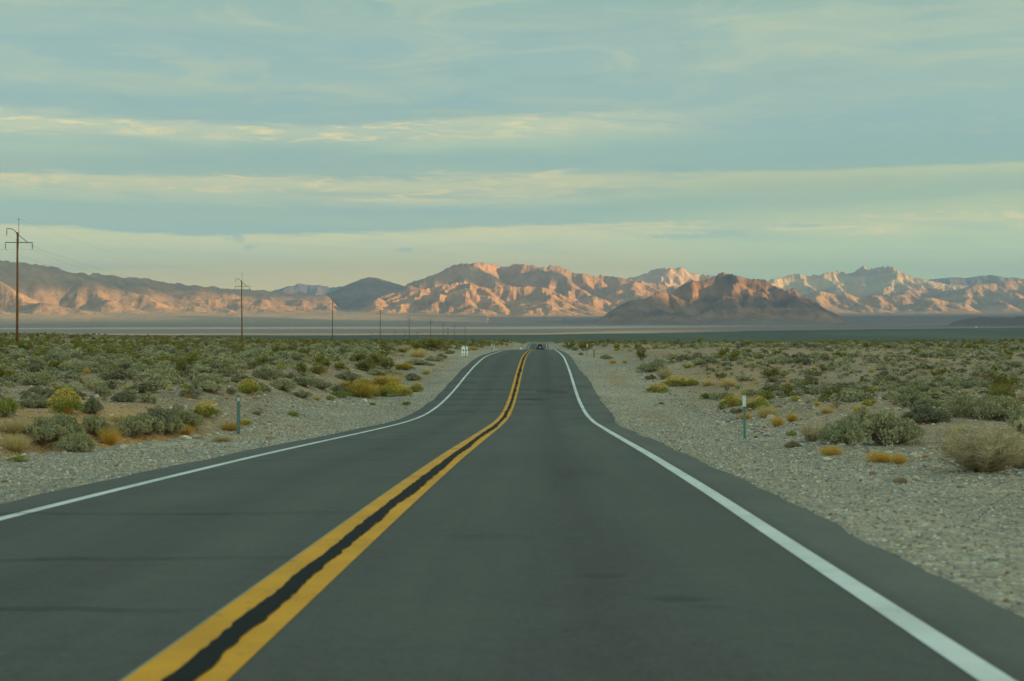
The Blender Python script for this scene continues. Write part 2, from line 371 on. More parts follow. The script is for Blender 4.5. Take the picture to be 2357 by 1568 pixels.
# ------------------------------------------------------------------ mountains
def uvd(u, v, D): return np.array([(u - U0) / F * D, D, (V0 - v) / F * D])
def mountain(name, label, crest, seed, foot=2500., back=2500., talus=.65, K=.07, rows=190, fan=2600., fanh=.16, rough=1.0, pw=.8, wander=.35, ws=1500.,
             rock=(.33, .23, .16), rock2=(.25, .18, .14), fanc=(.36, .25, .16), band=0.0, iters=220, kr=15, pad=60):
    """crest: list of (u, v, D). The range is raised along its crest and carved by running water."""
    cr = np.array([uvd(*c) for c in crest])
    us = [c[0] for c in crest]; Ds = [c[2] for c in crest]
    Dc = float(np.mean(Ds)); cell = Dc / 400.
    # plan grid
    xs = np.arange(cr[:, 0].min() - foot, cr[:, 0].max() + foot, cell); ysg = np.arange(min(Ds) - foot * 1.15, max(Ds) + back * 1.15, cell)
    YY, XX = np.meshgrid(ysg, xs, indexing='ij')
    wX = XX + wander * ws * fbm(XX / ws, YY / ws, 3, seed); wY = YY + wander * ws * fbm(XX / ws + 40, YY / ws + 9, 3, seed + 2)
    dist = np.full(XX.shape, 1e9); hc = np.zeros(XX.shape); yc = np.zeros(XX.shape)
    for i in range(len(cr) - 1):
        a, b = cr[i][:2], cr[i + 1][:2]; ab = b - a
        t = np.clip(((wX - a[0]) * ab[0] + (wY - a[1]) * ab[1]) / (ab @ ab + 1e-9), 0, 1)
        ds = np.hypot(wX - a[0] - ab[0] * t, wY - a[1] - ab[1] * t); h = cr[i][2] * (1 - t) + cr[i + 1][2] * t
        mk = ds < dist; dist = np.where(mk, ds, dist); hc = np.where(mk, h, hc); yc = np.where(mk, a[1] + ab[1] * t, yc)
    zg = np.interp(YY, NY, NZ); zg = zg if Dc > 13000 else zg * 0 - 66
    reach = np.where(wY < yc, foot, back)
    env = np.clip(1 - dist / reach, 0, 1)
    rise = np.clip(hc - zg, 20, None)
    U = env ** pw * rise * 1.5 / iters
    z0 = 6 * fbm(XX / (cell * 4), YY / (cell * 4), 3, seed + 5) + env * rise * .2
    E_, A_ = erode(z0, U, cell, iters, K, talus, seed)
    E_ = np.clip(E_, 0, None)
    # viewing mesh, finer across than away
    pad = pad + .45 * foot / Dc * F
    u0, u1 = min(us) - pad, max(us) + pad
    ncol = int(np.clip((u1 - u0) / 1.1, 60, 1300)); uu = np.linspace(u0, u1, ncol)
    dd = np.linspace(min(Ds) - foot - fan, max(Ds) + back, rows)
    yy, xx = np.meshgrid(dd, (uu - U0) / F, indexing='ij'); xx = xx * yy
    zb = np.interp(yy, NY, NZ); zb = zb if Dc > 13000 else ground_z(xx, yy)
    jx = xx + 18 * fbm(xx / 130, yy / 130, 3, seed + 7); jy = yy + 18 * fbm(xx / 130 + 5, yy / 130, 3, seed + 8)
    fx = np.clip((jx - xs[0]) / cell, 0, len(xs) - 1.001); fy = np.clip((jy - ysg[0]) / cell, 0, len(ysg) - 1.001)
    ix = fx.astype(int); iy = fy.astype(int); tx = fx - ix; ty = fy - iy
    inside = (xx > xs[0]) & (xx < xs[-1]) & (yy > ysg[0]) & (yy < ysg[-1])
    rel = (E_[iy, ix] * (1 - tx) + E_[iy, ix + 1] * tx) * (1 - ty) + (E_[iy + 1, ix] * (1 - tx) + E_[iy + 1, ix + 1] * tx) * ty
    rel = np.where(inside, rel, 0)
    tgt = np.interp(uu, us, [(V0 - c[1]) / F for c in crest])
    for _ in range(3):
        ang = (rel + zb) / yy; k = np.argmax(ang, axis=0); cc = np.arange(ncol)
        r = (tgt * yy[k, cc] - zb[k, cc]) / np.maximum(rel[k, cc], 8)
        r = np.clip(r, .35, 2.0); r = np.where((uu < min(us)) | (uu > max(us)), np.clip(r, 0, 1), r)
        r = np.convolve(np.pad(r, kr // 2, mode='edge'), np.ones(kr) / kr, 'valid')
        rel = rel * r[None, :]
    rel = rel * (sst(min(us) - 45, min(us) + 12, uu) * sst(max(us) + 45, max(us) - 12, uu))[None, :]
    H = zb + rel
    amp = np.clip(rel / 100, 0, 1) * rough
    H = H + amp * (16 * (ridged(xx / 240, yy / 240, 5, seed + 5) - .62) * 2 + 11 * fbm(xx / 70, yy / 70, 5, seed + 6, .6)) * (Dc / 20000.)
    fan_ = fan
    # alluvial apron
    crest_d = np.full(xx.shape, 1e9); chh = np.zeros(xx.shape)
    for i in range(len(cr) - 1):
        a, b = cr[i][:2], cr[i + 1][:2]; ab = b - a
        t = np.clip(((xx - a[0]) * ab[0] + (yy - a[1]) * ab[1]) / (ab @ ab + 1e-9), 0, 1)
        ds = np.hypot(xx - a[0] - ab[0] * t, yy - a[1] - ab[1] * t); hc = cr[i][2] * (1 - t) + cr[i + 1][2] * t
        m = ds < crest_d; crest_d = np.where(m, ds, crest_d); chh = np.where(m, hc, chh)
    rch = foot + fan_
    fz = zb - 12 + (chh - zb) * fanh * np.clip(1 - crest_d / rch, 0, 1) ** 1.7 + 6 * fbm(xx / 500, yy / 500, 4, seed + 8) * sst(rch, rch * .5, crest_d)
    fz = fz + fanh / .16 * 7 * (ridged(xx / 260, yy / 900, 4, seed + 9) - .6) * sst(rch, rch * .3, crest_d)
    H = H - 4; sm = 10.0
    Z_ = .5 * (H + fz + np.sqrt((H - fz) ** 2 + sm * sm))
    Hs = H
    fanmask = sst(30, -10, Hs - fz)
    # sink the rim below the plain
    ri = np.arange(rows)[:, None]; ci = np.arange(ncol)[None, :]
    edge = np.minimum(np.minimum(ri, rows - 1 - ri) / 6., np.minimum(ci, ncol - 1 - ci) / 10.)
    Z_ = Z_ - 40 * sst(1, 0, edge)
    P = np.stack([xx, yy, Z_], -1).reshape(-1, 3)
    o = mesh_obj(name, P, grid_faces(rows, ncol), None, smooth=False)
    o.data.polygons.foreach_set('use_smooth', [True] * len(o.data.polygons))
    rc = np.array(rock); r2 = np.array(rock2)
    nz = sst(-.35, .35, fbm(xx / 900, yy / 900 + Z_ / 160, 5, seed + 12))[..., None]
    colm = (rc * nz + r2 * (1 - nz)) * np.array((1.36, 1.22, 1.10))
    if band: colm = colm * (1 + band * np.sin(Z_ / 26 + 3 * fbm(xx / 700, yy / 700, 3, seed + 13) * 3 + xx / 300))[..., None]
    colm = colm * (1 + .16 * fbm(xx / 90, yy / 90, 3, seed + 14))[..., None]
    fc = np.array((1.25, 1.3, 1.35)) * np.array(fanc) * (1 + .14 * fbm(xx / 350, yy / 1000, 5, seed + 15))[..., None]
    colm = colm * (1 - fanmask[..., None]) + fc * fanmask[..., None]
    lowf = sst(60, -10, Z_ - zb)[..., None] * fanmask[..., None] * .6
    colm = colm * (1 - lowf) + np.array((.20, .17, .145)) * lowf
    set_col(o.data, 'col', np.clip(colm.reshape(-1, 3), .01, .9))
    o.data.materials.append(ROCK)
    tag(o, label, 'mountain', kind='structure')
    return o
ROCK = bpy.data.materials.new('bare_rock'); ROCK.use_nodes = True
t_ = NT(ROCK.node_tree); b_ = t_.n['Principled BSDF']
at_ = t_.new('ShaderNodeAttribute', attribute_name='col').outputs[0]
ps_ = t_.new('ShaderNodeNewGeometry').outputs['Position']
nn_ = t_.noise(ps_, .012, 8, .7)
cc_ = t_.mix(1.0, at_, t_.ramp(nn_, [(.3, (.78, .78, .80, 1)), (.7, (1.22, 1.2, 1.16, 1))]), 'MULTIPLY')
t_.l.new(cc_, b_.inputs['Base Color']); b_.inputs['Roughness'].default_value = 1.0; b_.inputs['Specular IOR Level'].default_value = 0.0
bp_ = t_.new('ShaderNodeBump', {'Strength': .9, 'Distance': 34.0, 'Height': t_.noise(ps_, .011, 9, .62)}); t_.l.new(bp_.outputs[0], b_.inputs['Normal'])
# ------------------------------------------------------------------ materials for things
def pmat(name, col, rough=.8, spec=.3, metal=0.0, vary=.12, scale=6.0, objvar=0.0, island=0.0, trans=0.0, coat=0.0, bump=0.0, col2=None):
    m = bpy.data.materials.new(name); m.use_nodes = True; t = NT(m.node_tree); b = t.n['Principled BSDF']
    pos = t.new('ShaderNodeTexCoord').outputs['Object']
    n = t.noise(pos, scale, 5, .6)
    c = t.mix(1.0, tuple(col) + (1,), t.ramp(n, [(.25, (1 - vary,) * 3 + (1,)), (.75, (1 + vary,) * 3 + (1,))]), 'MULTIPLY')
    if island:
        g = t.new('ShaderNodeNewGeometry').outputs['Random Per Island']
        lo = (1 - island, 1 - island * .95, 1 - island * .8, 1); hi = (1 + island, 1 + island * .9, 1 + island * .6, 1)
        c = t.mix(1.0, c, t.ramp(g, [(0, lo), (1, hi)]), 'MULTIPLY')
        if col2:
            g2 = t.math('FRACT', t.math('MULTIPLY', g, 37.0))
            c = t.mix(t.sstep(g2, .72, .8), c, tuple(col2) + (1,))
    if objvar:
        r = t.new('ShaderNodeObjectInfo').outputs['Random']
        c = t.mix(1.0, c, t.ramp(r, [(0, (1 - objvar, 1 - objvar, 1 - objvar * .6, 1)), (.35, (1, 1 + objvar * .15, 1 - objvar * .2, 1)), (.7, (1 + objvar * .5, 1 + objvar * .35, 1, 1)), (1, (1 + objvar, 1 + objvar * .9, 1 + objvar * .8, 1))]), 'MULTIPLY')
    t.l.new(c, b.inputs['Base Color'])
    b.inputs['Roughness'].default_value = rough; b.inputs['Specular IOR Level'].default_value = spec; b.inputs['Metallic'].default_value = metal
    if coat: b.inputs['Coat Weight'].default_value = coat
    if bump:
        bp = t.new('ShaderNodeBump', {'Strength': .6, 'Distance': bump, 'Height': t.noise(pos, scale * 2, 6, .65)}); t.l.new(bp.outputs[0], b.inputs['Normal'])
    if trans:
        tr = t.new('ShaderNodeBsdfTranslucent'); t.l.new(c, tr.inputs[0])
        ms = t.new('ShaderNodeMixShader', {0: trans}); t.l.new(b.outputs[0], ms.inputs[1]); t.l.new(tr.outputs[0], ms.inputs[2])
        t.l.new(ms.outputs[0], t.n['Material Output'].inputs[0])
    return m

# ------------------------------------------------------------------ road
def rsurf(c, y): return road_z(y) - .004 * np.abs(c)
def rows_for(y0, y1, near=.45, g=.0085):
    r = [y0]
    while r[-1] < y1: r.append(r[-1] + max(near, g * abs(r[-1])))
    return np.array(r)
def asphalt_mat():
    m = bpy.data.materials.new('asphalt'); m.use_nodes = True; t = NT(m.node_tree); b = t.n['Principled BSDF']
    pos = t.new('ShaderNodeNewGeometry').outputs['Position']; sp = t.new('ShaderNodeSeparateXYZ', {0: pos})
    c = t.math('ADD', sp.outputs[0], t.math('MULTIPLY_ADD', sp.outputs[1], -.0209, 1.62))
    st = t.new('ShaderNodeCombineXYZ', {0: t.math('MULTIPLY', c, 1.0), 1: t.math('MULTIPLY', sp.outputs[1], .05)}).outputs[0]
    streak = t.noise(st, 3.0, 5, .6); wide = t.noise(st, .8, 3, .5)
    patch = t.noise(pos, .22, 5, .6); fine = t.noise(pos, 55.0, 3, .8); mid = t.noise(pos, 5.0, 6, .65)
    def band(x0, w, k):
        d = t.math('DIVIDE', t.math('SUBTRACT', c, x0), w)
        return t.math('MULTIPLY', t.math('POWER', 2.718, t.math('MULTIPLY', t.math('MULTIPLY', d, d), -1.0)), k)
    br = t.math('ADD', band(1.95, .38, -.24), band(-1.75, .45, -.16))
    br = t.math('ADD', br, t.math('ADD', band(1.0, .3, .05), band(2.85, .3, .05)))
    br = t.math('ADD', br, t.math('ADD', band(-.9, .3, .05), band(-2.6, .3, .06)))
    br = t.math('ADD', br, t.math('ADD', t.sstep(c, 3.72, 3.9, 0, .32), t.sstep(c, -3.72, -3.9, 0, .16)))
    br = t.math('MULTIPLY', br, t.sstep(patch, .3, .6, .6, 1.2))
    br = t.math('ADD', br, t.math('MULTIPLY', t.math('SUBTRACT', streak, .5), .50))
    br = t.math('ADD', br, t.math('MULTIPLY', t.math('SUBTRACT', wide, .5), .30))
    br = t.math('ADD', br, t.math('MULTIPLY', t.math('SUBTRACT', patch, .5), .60))
    br = t.math('ADD', br, t.math('MULTIPLY', t.math('SUBTRACT', mid, .5), .45))
    br = t.math('ADD', br, t.math('MULTIPLY', t.math('SUBTRACT', t.noise(pos, 19.0, 4, .75), .5), .95))
    br = t.math('ADD', br, t.math('MULTIPLY', t.math('SUBTRACT', fine, .5), 1.5))
    def stain(x0, y0, rx, ry, k):
        dx = t.math('DIVIDE', t.math('SUBTRACT', c, x0), rx); dy = t.math('DIVIDE', t.math('SUBTRACT', sp.outputs[1], y0), ry)
        d = t.math('ADD', t.math('MULTIPLY', dx, dx), t.math('MULTIPLY', dy, dy))
        d = t.math('ADD', d, t.math('MULTIPLY', t.math('SUBTRACT', mid, .5), 2.6))
        return t.sstep(d, 1.0, .1, 0.0, -k)
    for a_ in ((2.05, 9.75, .22, .10, .28), (2.45, 8.75, .30, .13, .32), (2.62, 8.45, .22, .08, .22), (1.15, 12.2, .45, .30, .16), (-2.2, 15.0, .35, .25, .16), (2.1, 21, .5, 1.6, .14), (-1.4, 30, .5, 2.5, .12)):
        br = t.math('ADD', br, stain(*a_))
    k = t.math('MAXIMUM', t.math('ADD', br, 1.0), .3)
    n = t.new('ShaderNodeVectorMath', operation='SCALE'); n.inputs[0].default_value = ROADC; t.l.new(k, n.inputs['Scale'])
    t.l.new(n.outputs[0], b.inputs['Base Color']); b.inputs['Roughness'].default_value = .82; b.inputs['Specular IOR Level'].default_value = .3
    bp = t.new('ShaderNodeBump', {'Strength': .5, 'Distance': .006, 'Height': fine}); t.l.new(bp.outputs[0], b.inputs['Normal'])
    return m
ROADC = (.062, .066, .060)
ys = rows_for(-44, 760)
cs = [None, -3.65, -2.4, -1.2, 0, 1.2, 2.4, 3.65, None]
V = []
for y in ys:
    el_, er_ = float(edge_l(y)), float(edge_r(y)); xc = float(road_x(y)); rz = float(road_z(y))
    V.append((xc - el_ - .05, y, rz - .14)); V.append((xc - el_, y, rz - .004 * el_))
    for c in cs[1:-1]: V.append((xc + c, y, rz - .004 * abs(c)))
    V.append((xc + er_, y, rz - .004 * er_)); V.append((xc + er_ + .05, y, rz - .14))
road = mesh_obj('road', V, grid_faces(len(ys), 11), asphalt_mat())
tag(road, 'two lane grey asphalt highway dipping and rising to a crest', 'road', kind='structure')
def ribbon(name, ys, fl, fr, dz, mat, ncross=2):
    V = []; nn = ncross
    for y in ys:
        a, b = fl(y), fr(y); xc = float(road_x(y))
        for j in range(nn):
            c = a + (b - a) * j / (nn - 1); V.append((xc + c, y, float(rsurf(c, y)) + dz))
    return mesh_obj(name, V, grid_faces(len(ys), nn), mat, road)
def paint_mat(name, col, wear=.5, wcol=(.13, .13, .125)):
    m = bpy.data.materials.new(name); m.use_nodes = True; t = NT(m.node_tree); b = t.n['Principled BSDF']
    pos = t.new('ShaderNodeNewGeometry').outputs['Position']
    a = t.noise(pos, 9.0, 8, .7); c = t.noise(pos, 1.1, 5, .6); f = t.noise(pos, 70.0, 2, .7)
    w = t.math('MULTIPLY', t.sstep(t.math('ADD', a, t.math('MULTIPLY', f, .25)), .70, .84), wear)
    cc = t.mix(1.0, tuple(col) + (1,), t.ramp(c, [(.3, (.80, .80, .78, 1)), (.7, (1.1, 1.1, 1.1, 1))]), 'MULTIPLY')
    cc = t.mix(w, cc, wcol + (1,))
    t.l.new(cc, b.inputs['Base Color']); b.inputs['Roughness'].default_value = .7; b.inputs['Specular IOR Level'].default_value = .25
    return m
WHITE = paint_mat('white_road_paint', (.56, .59, .58), .75); YEL = paint_mat('yellow_road_paint', (.60, .275, .005), .85, (.12, .10, .04)); PALE = paint_mat('old_pale_paint', (.24, .23, .15), .8)
SEAL = pmat('black_crack_sealant', (.012, .014, .016), .9, .12, vary=.2, scale=3)
yl = rows_for(-40, 700, .5)
wob = lambda y, s: .02 * (float(vnoise(np.array(y / 6.0), np.array(0.0), s)) - .5)
ribbon('edge_line', yl, lambda y: -3.72 + wob(y, 1), lambda y: -3.58 + wob(y, 1), .004, WHITE)
ribbon('edge_line', yl, lambda y: 3.575 + wob(y, 2), lambda y: 3.73 + wob(y, 2) + .012, .004, WHITE)
ribbon('centre_line', yl, lambda y: -.235, lambda y: -.055, .004, YEL)
ribbon('centre_line', yl, lambda y: .055, lambda y: .225, .004, YEL)
ribbon('old_paint_edge', rows_for(-40, 60, .5), lambda y: -.250 + wob(y, 8) * .6, lambda y: -.2355, .004, PALE)
# crack sealant poured down the middle, ragged on both sides
yq = np.concatenate([np.arange(-10, 60, .07), np.arange(60, 150, .16), rows_for(150, 460, .5, .004)])
def rag(y, s, k):
    y = np.asarray(y, float); b = vnoise(y * .9, y * 0, s) - .5; f = vnoise(y * 3.3, y * 0, s + 1) - .5; g = vnoise(y * 9.0, y * 0, s + 2) - .5
    big = np.clip(vnoise(y * .23, y * 0, s + 3) - .62, 0, 1) * 2.0
    far = sst(60, 110, y) * .25
    return k * .9 * (.062 + .022 * b + (.014 + .040 * sst(20, 60, y)) * f + .022 * g + .045 * big + far * .10 * (1 + 2.2 * f))
L_, R_ = rag(yq, 50, 1.0), rag(yq, 60, 1.35)
md = .012 * (vnoise(yq * .3, yq * 0, 55) - .5)
V = []
for y, a, b, m_ in zip(yq, L_, R_, md):
    xc = float(road_x(y)); V.append((xc + m_ - a, y, float(rsurf(0, y)) + .009)); V.append((xc + m_ + b, y, float(rsurf(0, y)) + .009))
mesh_obj('crack_seal', V, grid_faces(len(yq), 2), SEAL, road)
# transverse cracks
rng = random.Random(5)
def crack(y0, c0, c1, wd, seed, mat=None, slope=0.0):
    n = max(6, int((c1 - c0) / .25)); V = []
    for i in range(n + 1):
        c = c0 + (c1 - c0) * i / n
        dy = .22 * float(fbm(np.array(c * 1.1), np.array(seed * 3.1), 4, seed)) + slope * (c - c0)
        w_ = wd * (.55 + .9 * float(vnoise(np.array(c * 2.0), np.array(1.0), seed))) * (1 if 0 < i < n else .15)
        y = y0 + dy; xc = float(road_x(y))
        for q in (-1, 1): V.append((xc + c, y + q * w_, float(rsurf(c, y)) + .013))
    return np.array(V), grid_faces(n + 1, 2)
def merged(name, items, mat, parent):
    V = []; Fc = []; k = 0
    for v, f in items: V.append(v); Fc.append(f + k); k += len(v)
    return mesh_obj(name, np.concatenate(V), np.concatenate(Fc), mat, parent)
its = []
for y0, c0, c1 in [(8.2, -3.3, -.3), (10.6, -4.2, -.06), (14.3, -4.3, -.02), (19.6, -4.2, .12), (24.5, -4.3, -.1), (29, -3.0, .2), (35, -4.3, -.1), (41, -4.3, .3), (52, 2.4, 4.6), (54.5, 2.8, 4.7),
                   (57, -4.3, -1), (60.5, 3, 4.9), (64, -4.3, -2.2), (67, -4.3, 1.4), (70, 1.9, 5.0), (73, -4.3, 5.0), (77.5, -4.3, 1.5), (80, 2.2, 5.0), (82, -4.3, 2), (86, -4.3, 5.0), (88.5, 2.6, 5.0), (92, -4.3, 3), (95.5, 1.0, 5), (98, -4.3, 5), (101, 2.8, 4.8), (104, -4.3, 2.2),
                   (107, 1.0, 4.6), (109.5, -4.3, 4.6), (112, 3, 4.6), (114.5, -4.3, 4.4), (118, -2, 4.4), (122, -4.3, 4.4), (127, -4.3, 4.4), (133, -4.3, 4.4), (140, -4.3, 2.0), (148, -4.3, 4.4)]:
    its.append(crack(y0, c0, c1, .010 if y0 < 30 else .024 if y0 < 60 else .055, int(y0 * 10), slope=rng.uniform(-.02, .02)))
merged('transverse_crack', its, pmat('dark_crack', (.026, .028, .027), .9, .1), road)  # dark strips laid along the transverse cracks
def blot(cx, cy, rx, ry, seed):
    n = 28; V = [(0, 0)]
    for i in range(n):
        a = 2 * math.pi * i / n; r = .55 + .9 * float(vnoise(np.array(math.cos(a) * 1.6 + 5), np.array(math.sin(a) * 1.6 + 5), seed))
        V.append((rx * r * math.cos(a), ry * r * math.sin(a)))
    P = [(float(road_x(cy + b)) + cx + a, cy + b, float(rsurf(cx + a, cy + b)) + .006) for a, b in V]
    return np.array(P), [(0, 1 + i, 1 + (i + 1) % n) for i in range(n)]
ts = [blot(*a) for a in [(3.0, 60, .4, .5, 6), (1.4, 78, .7, 1.0, 7), (2.2, 84, .8, 1.3, 8)]]
merged('tar_patch', [(a, np.array(b)) for a, b in ts], pmat('worn_tar', (.063, .068, .062), .9, .1), road)

# ------------------------------------------------------------------ plants: unit meshes (1 wide)
def quads(cen, size, rng, up=.35):
    n = len(cen); a = rng.normal(size=(n, 3)); a[:, 2] += up; a /= np.linalg.norm(a, axis=1)[:, None]
    b = np.cross(a, rng.normal(size=(n, 3))); b /= np.linalg.norm(b, axis=1)[:, None]; c = np.cross(a, b)
    s = (size if np.ndim(size) else np.full(n, size))[:, None]
    v = np.stack([cen - b * s - c * s * .55, cen + b * s - c * s * .45, cen + b * s * .9 + c * s * .55, cen - b * s * .8 + c * s * .5], 1).reshape(-1, 3)
    return v, np.arange(n * 4).reshape(-1, 4)
def blades(base, tip, w, rng):
    n = len(base); d = tip - base; s = np.cross(d, rng.normal(size=(n, 3))); s /= np.linalg.norm(s, axis=1)[:, None] + 1e-9
    mid = base + d * .55 + rng.normal(size=(n, 3)) * np.linalg.norm(d, axis=1)[:, None] * .04
    w = np.asarray(w).reshape(-1, 1) if np.ndim(w) else w
    v = np.stack([base - s * w, base + s * w, mid + s * w * .8, mid - s * w * .8, tip - s * w * .25, tip + s * w * .25], 1).reshape(-1, 3)
    i = np.arange(n)[:, None] * 6
    return v, np.concatenate([i + np.array([[0, 1, 2, 3]]), i + np.array([[3, 2, 5, 4]])]).reshape(-1, 4)
def cat_m(parts):
    V = []; Fc = []; M = []; k = 0
    for (v, f), m in parts:
        V.append(v); Fc.append(f + k); M.append(np.full(len(f), m)); k += len(v)
    return np.concatenate(V), np.concatenate(Fc), np.concatenate(M)
def dome_pts(rng, n, h, rmax=.42):
    a = rng.uniform(0, 2 * np.pi, n); r = rmax * np.sqrt(rng.uniform(0, 1, n)); z = h * (1 - (r / (rmax * 1.25)) ** 2) * rng.uniform(.55, 1.0, n)
    return np.stack([r * np.cos(a), r * np.sin(a), z], 1)
def sage_parts(seed, clumps=16, per=90, leaf=.028, h=.46, cr=(.11, .19)):
    rng = np.random.RandomState(seed); c = dome_pts(rng, clumps, h - .08); c[:, 2] = np.maximum(c[:, 2], .09)
    P = []
    for q in c:
        R_ = rng.uniform(*cr); d = rng.normal(size=(per, 3)); d[:, 2] += .35; d /= np.linalg.norm(d, axis=1)[:, None]
        p = q + d * R_ * (rng.uniform(.5, 1.08, per) ** .6)[:, None] * np.array([1, 1, .85]); P.append(p)
    P = np.concatenate(P); P[:, 2] = np.abs(P[:, 2]) + .01
    lv = quads(P, leaf * rng.uniform(.6, 1.3, len(P)), rng)
    ns = clumps * 3; tips = c[rng.randint(0, clumps, ns)] + rng.normal(size=(ns, 3)) * .06
    st = blades(np.tile([[0, 0, -.03]], (ns, 1)) + rng.normal(size=(ns, 3)) * [.05, .05, .0], tips, .009, rng)
    return lv, st
def creo_parts(seed, br=16, per=60, leaf=.022, h=.75, spread=.42):
    rng = np.random.RandomState(seed); P = []; B = []; Tt = []
    for i in range(br):
        a = rng.uniform(0, 2 * np.pi); r = spread * rng.uniform(.25, 1.05); top = np.array([r * np.cos(a), r * np.sin(a), h * rng.uniform(.55, 1.05) * (1 - .35 * (r / spread) ** 2)])
        base = np.array([r * .12 * np.cos(a), r * .12 * np.sin(a), -.03]); B.append(base); Tt.append(top)
        for j in range(5):
            t = rng.uniform(.45, .98); o = base + (top - base) * t; tip = o + np.array([rng.normal() * .07, rng.normal() * .07, rng.uniform(.0, .12)]); B.append(o); Tt.append(tip)
            n = per // 5; tt = rng.uniform(.1, 1.15, n)[:, None]; P.append(o + (tip - o) * tt + rng.normal(size=(n, 3)) * .026)
    P = np.concatenate(P); P[:, 2] = np.maximum(P[:, 2], .02)
    return quads(P, leaf * rng.uniform(.6, 1.3, len(P)), rng), blades(np.array(B), np.array(Tt), .0075, rng)
def grass_parts(seed, n=260, h=.55, w=.006, spread=.42):
    rng = np.random.RandomState(seed); a = rng.uniform(0, 2 * np.pi, n); r0 = .14 * np.sqrt(rng.uniform(0, 1, n)); r1 = r0 + spread * rng.uniform(.1, 1, n) ** 1.3
    base = np.stack([r0 * np.cos(a), r0 * np.sin(a), np.full(n, -.02)], 1); a2 = a + rng.normal(0, .3, n)
    tip = np.stack([r1 * np.cos(a2), r1 * np.sin(a2), h * rng.uniform(.45, 1, n) * (1 - .4 * (r1 / .56) ** 2)], 1)
    return blades(base, tip, w, rng)
def twig_parts(seed, n=26, sub=26, h=.62, w=.004):
    rng = np.random.RandomState(seed); B = []; Tt = []; W = []
    for i in range(n):
        a = rng.uniform(0, 2 * np.pi); r = .5 * rng.uniform(.05, 1) ** .6; top = np.array([r * np.cos(a), r * np.sin(a), h * rng.uniform(.5, 1) * (1 - .55 * (r / .55) ** 2)]); base = np.array([r * .1 * np.cos(a), r * .1 * np.sin(a), -.02])
        B.append(base); Tt.append(top); W.append(w * 1.6)
        for j in range(sub):
            t = rng.uniform(.2, 1.0); o = base + (top - base) * t; d = rng.normal(size=3); d[2] = abs(d[2]) * .8; d /= np.linalg.norm(d)
            B.append(o); Tt.append(o + d * rng.uniform(.05, .15)); W.append(w * .6)
    return blades(np.array(B), np.array(Tt), np.array(W), rng)
def flower_quads(seed, n, h, size=.014):
    rng = np.random.RandomState(seed + 900); c = dome_pts(rng, n, h, .46); c[:, 2] = c[:, 2] * .25 + h * (1 - (np.hypot(c[:, 0], c[:, 1]) / .62) ** 2) * .85
    return quads(c, size * rng.uniform(.7, 1.4, n), rng, 1.2)
M_SAGE = pmat('grey_green_leaf', (.345, .335, .205), .9, .1, vary=.15, scale=3, objvar=.16, island=.22, trans=.12)
M_SAGEP = pmat('pale_dusty_leaf', (.43, .40, .25), .9, .1, vary=.15, scale=3, objvar=.14, island=.2, trans=.12)
M_SAGED = pmat('dark_dusty_leaf', (.24, .23, .155), .9, .1, vary=.15, scale=3, objvar=.15, island=.25, trans=.1)
M_CREO = pmat('olive_leaf', (.25, .225, .05), .7, .25, vary=.2, scale=3, objvar=.2, island=.3, trans=.2)
M_GREEN = pmat('fresh_green_leaf', (.31, .33, .085), .8, .2, vary=.2, scale=4, objvar=.15, island=.3, trans=.2)
M_DRY = pmat('dry_tan_stalk', (.62, .49, .26), .9, .1, vary=.15, scale=3, objvar=.15, island=.25, trans=.15)
M_GOLD = pmat('golden_stalk', (.60, .39, .10), .9, .1, vary=.15, scale=3, objvar=.15, island=.25, trans=.15)
M_TWIG = pmat('grey_twig', (.24, .195, .14), .9, .1, vary=.2, scale=5, objvar=.15, island=.25)
M_TWIGT = pmat('tan_twig', (.56, .45, .28), .9, .1, vary=.2, scale=5, objvar=.12, island=.25)
M_FLOW = pmat('yellow_petal', (.80, .56, .02), .7, .2, vary=.1, scale=5, objvar=.05, island=.15, trans=.2)
M_RUST = pmat('rusty_brown_leaf', (.36, .24, .14), .9, .1, vary=.2, scale=4, objvar=.15, island=.3)
_cache = {}
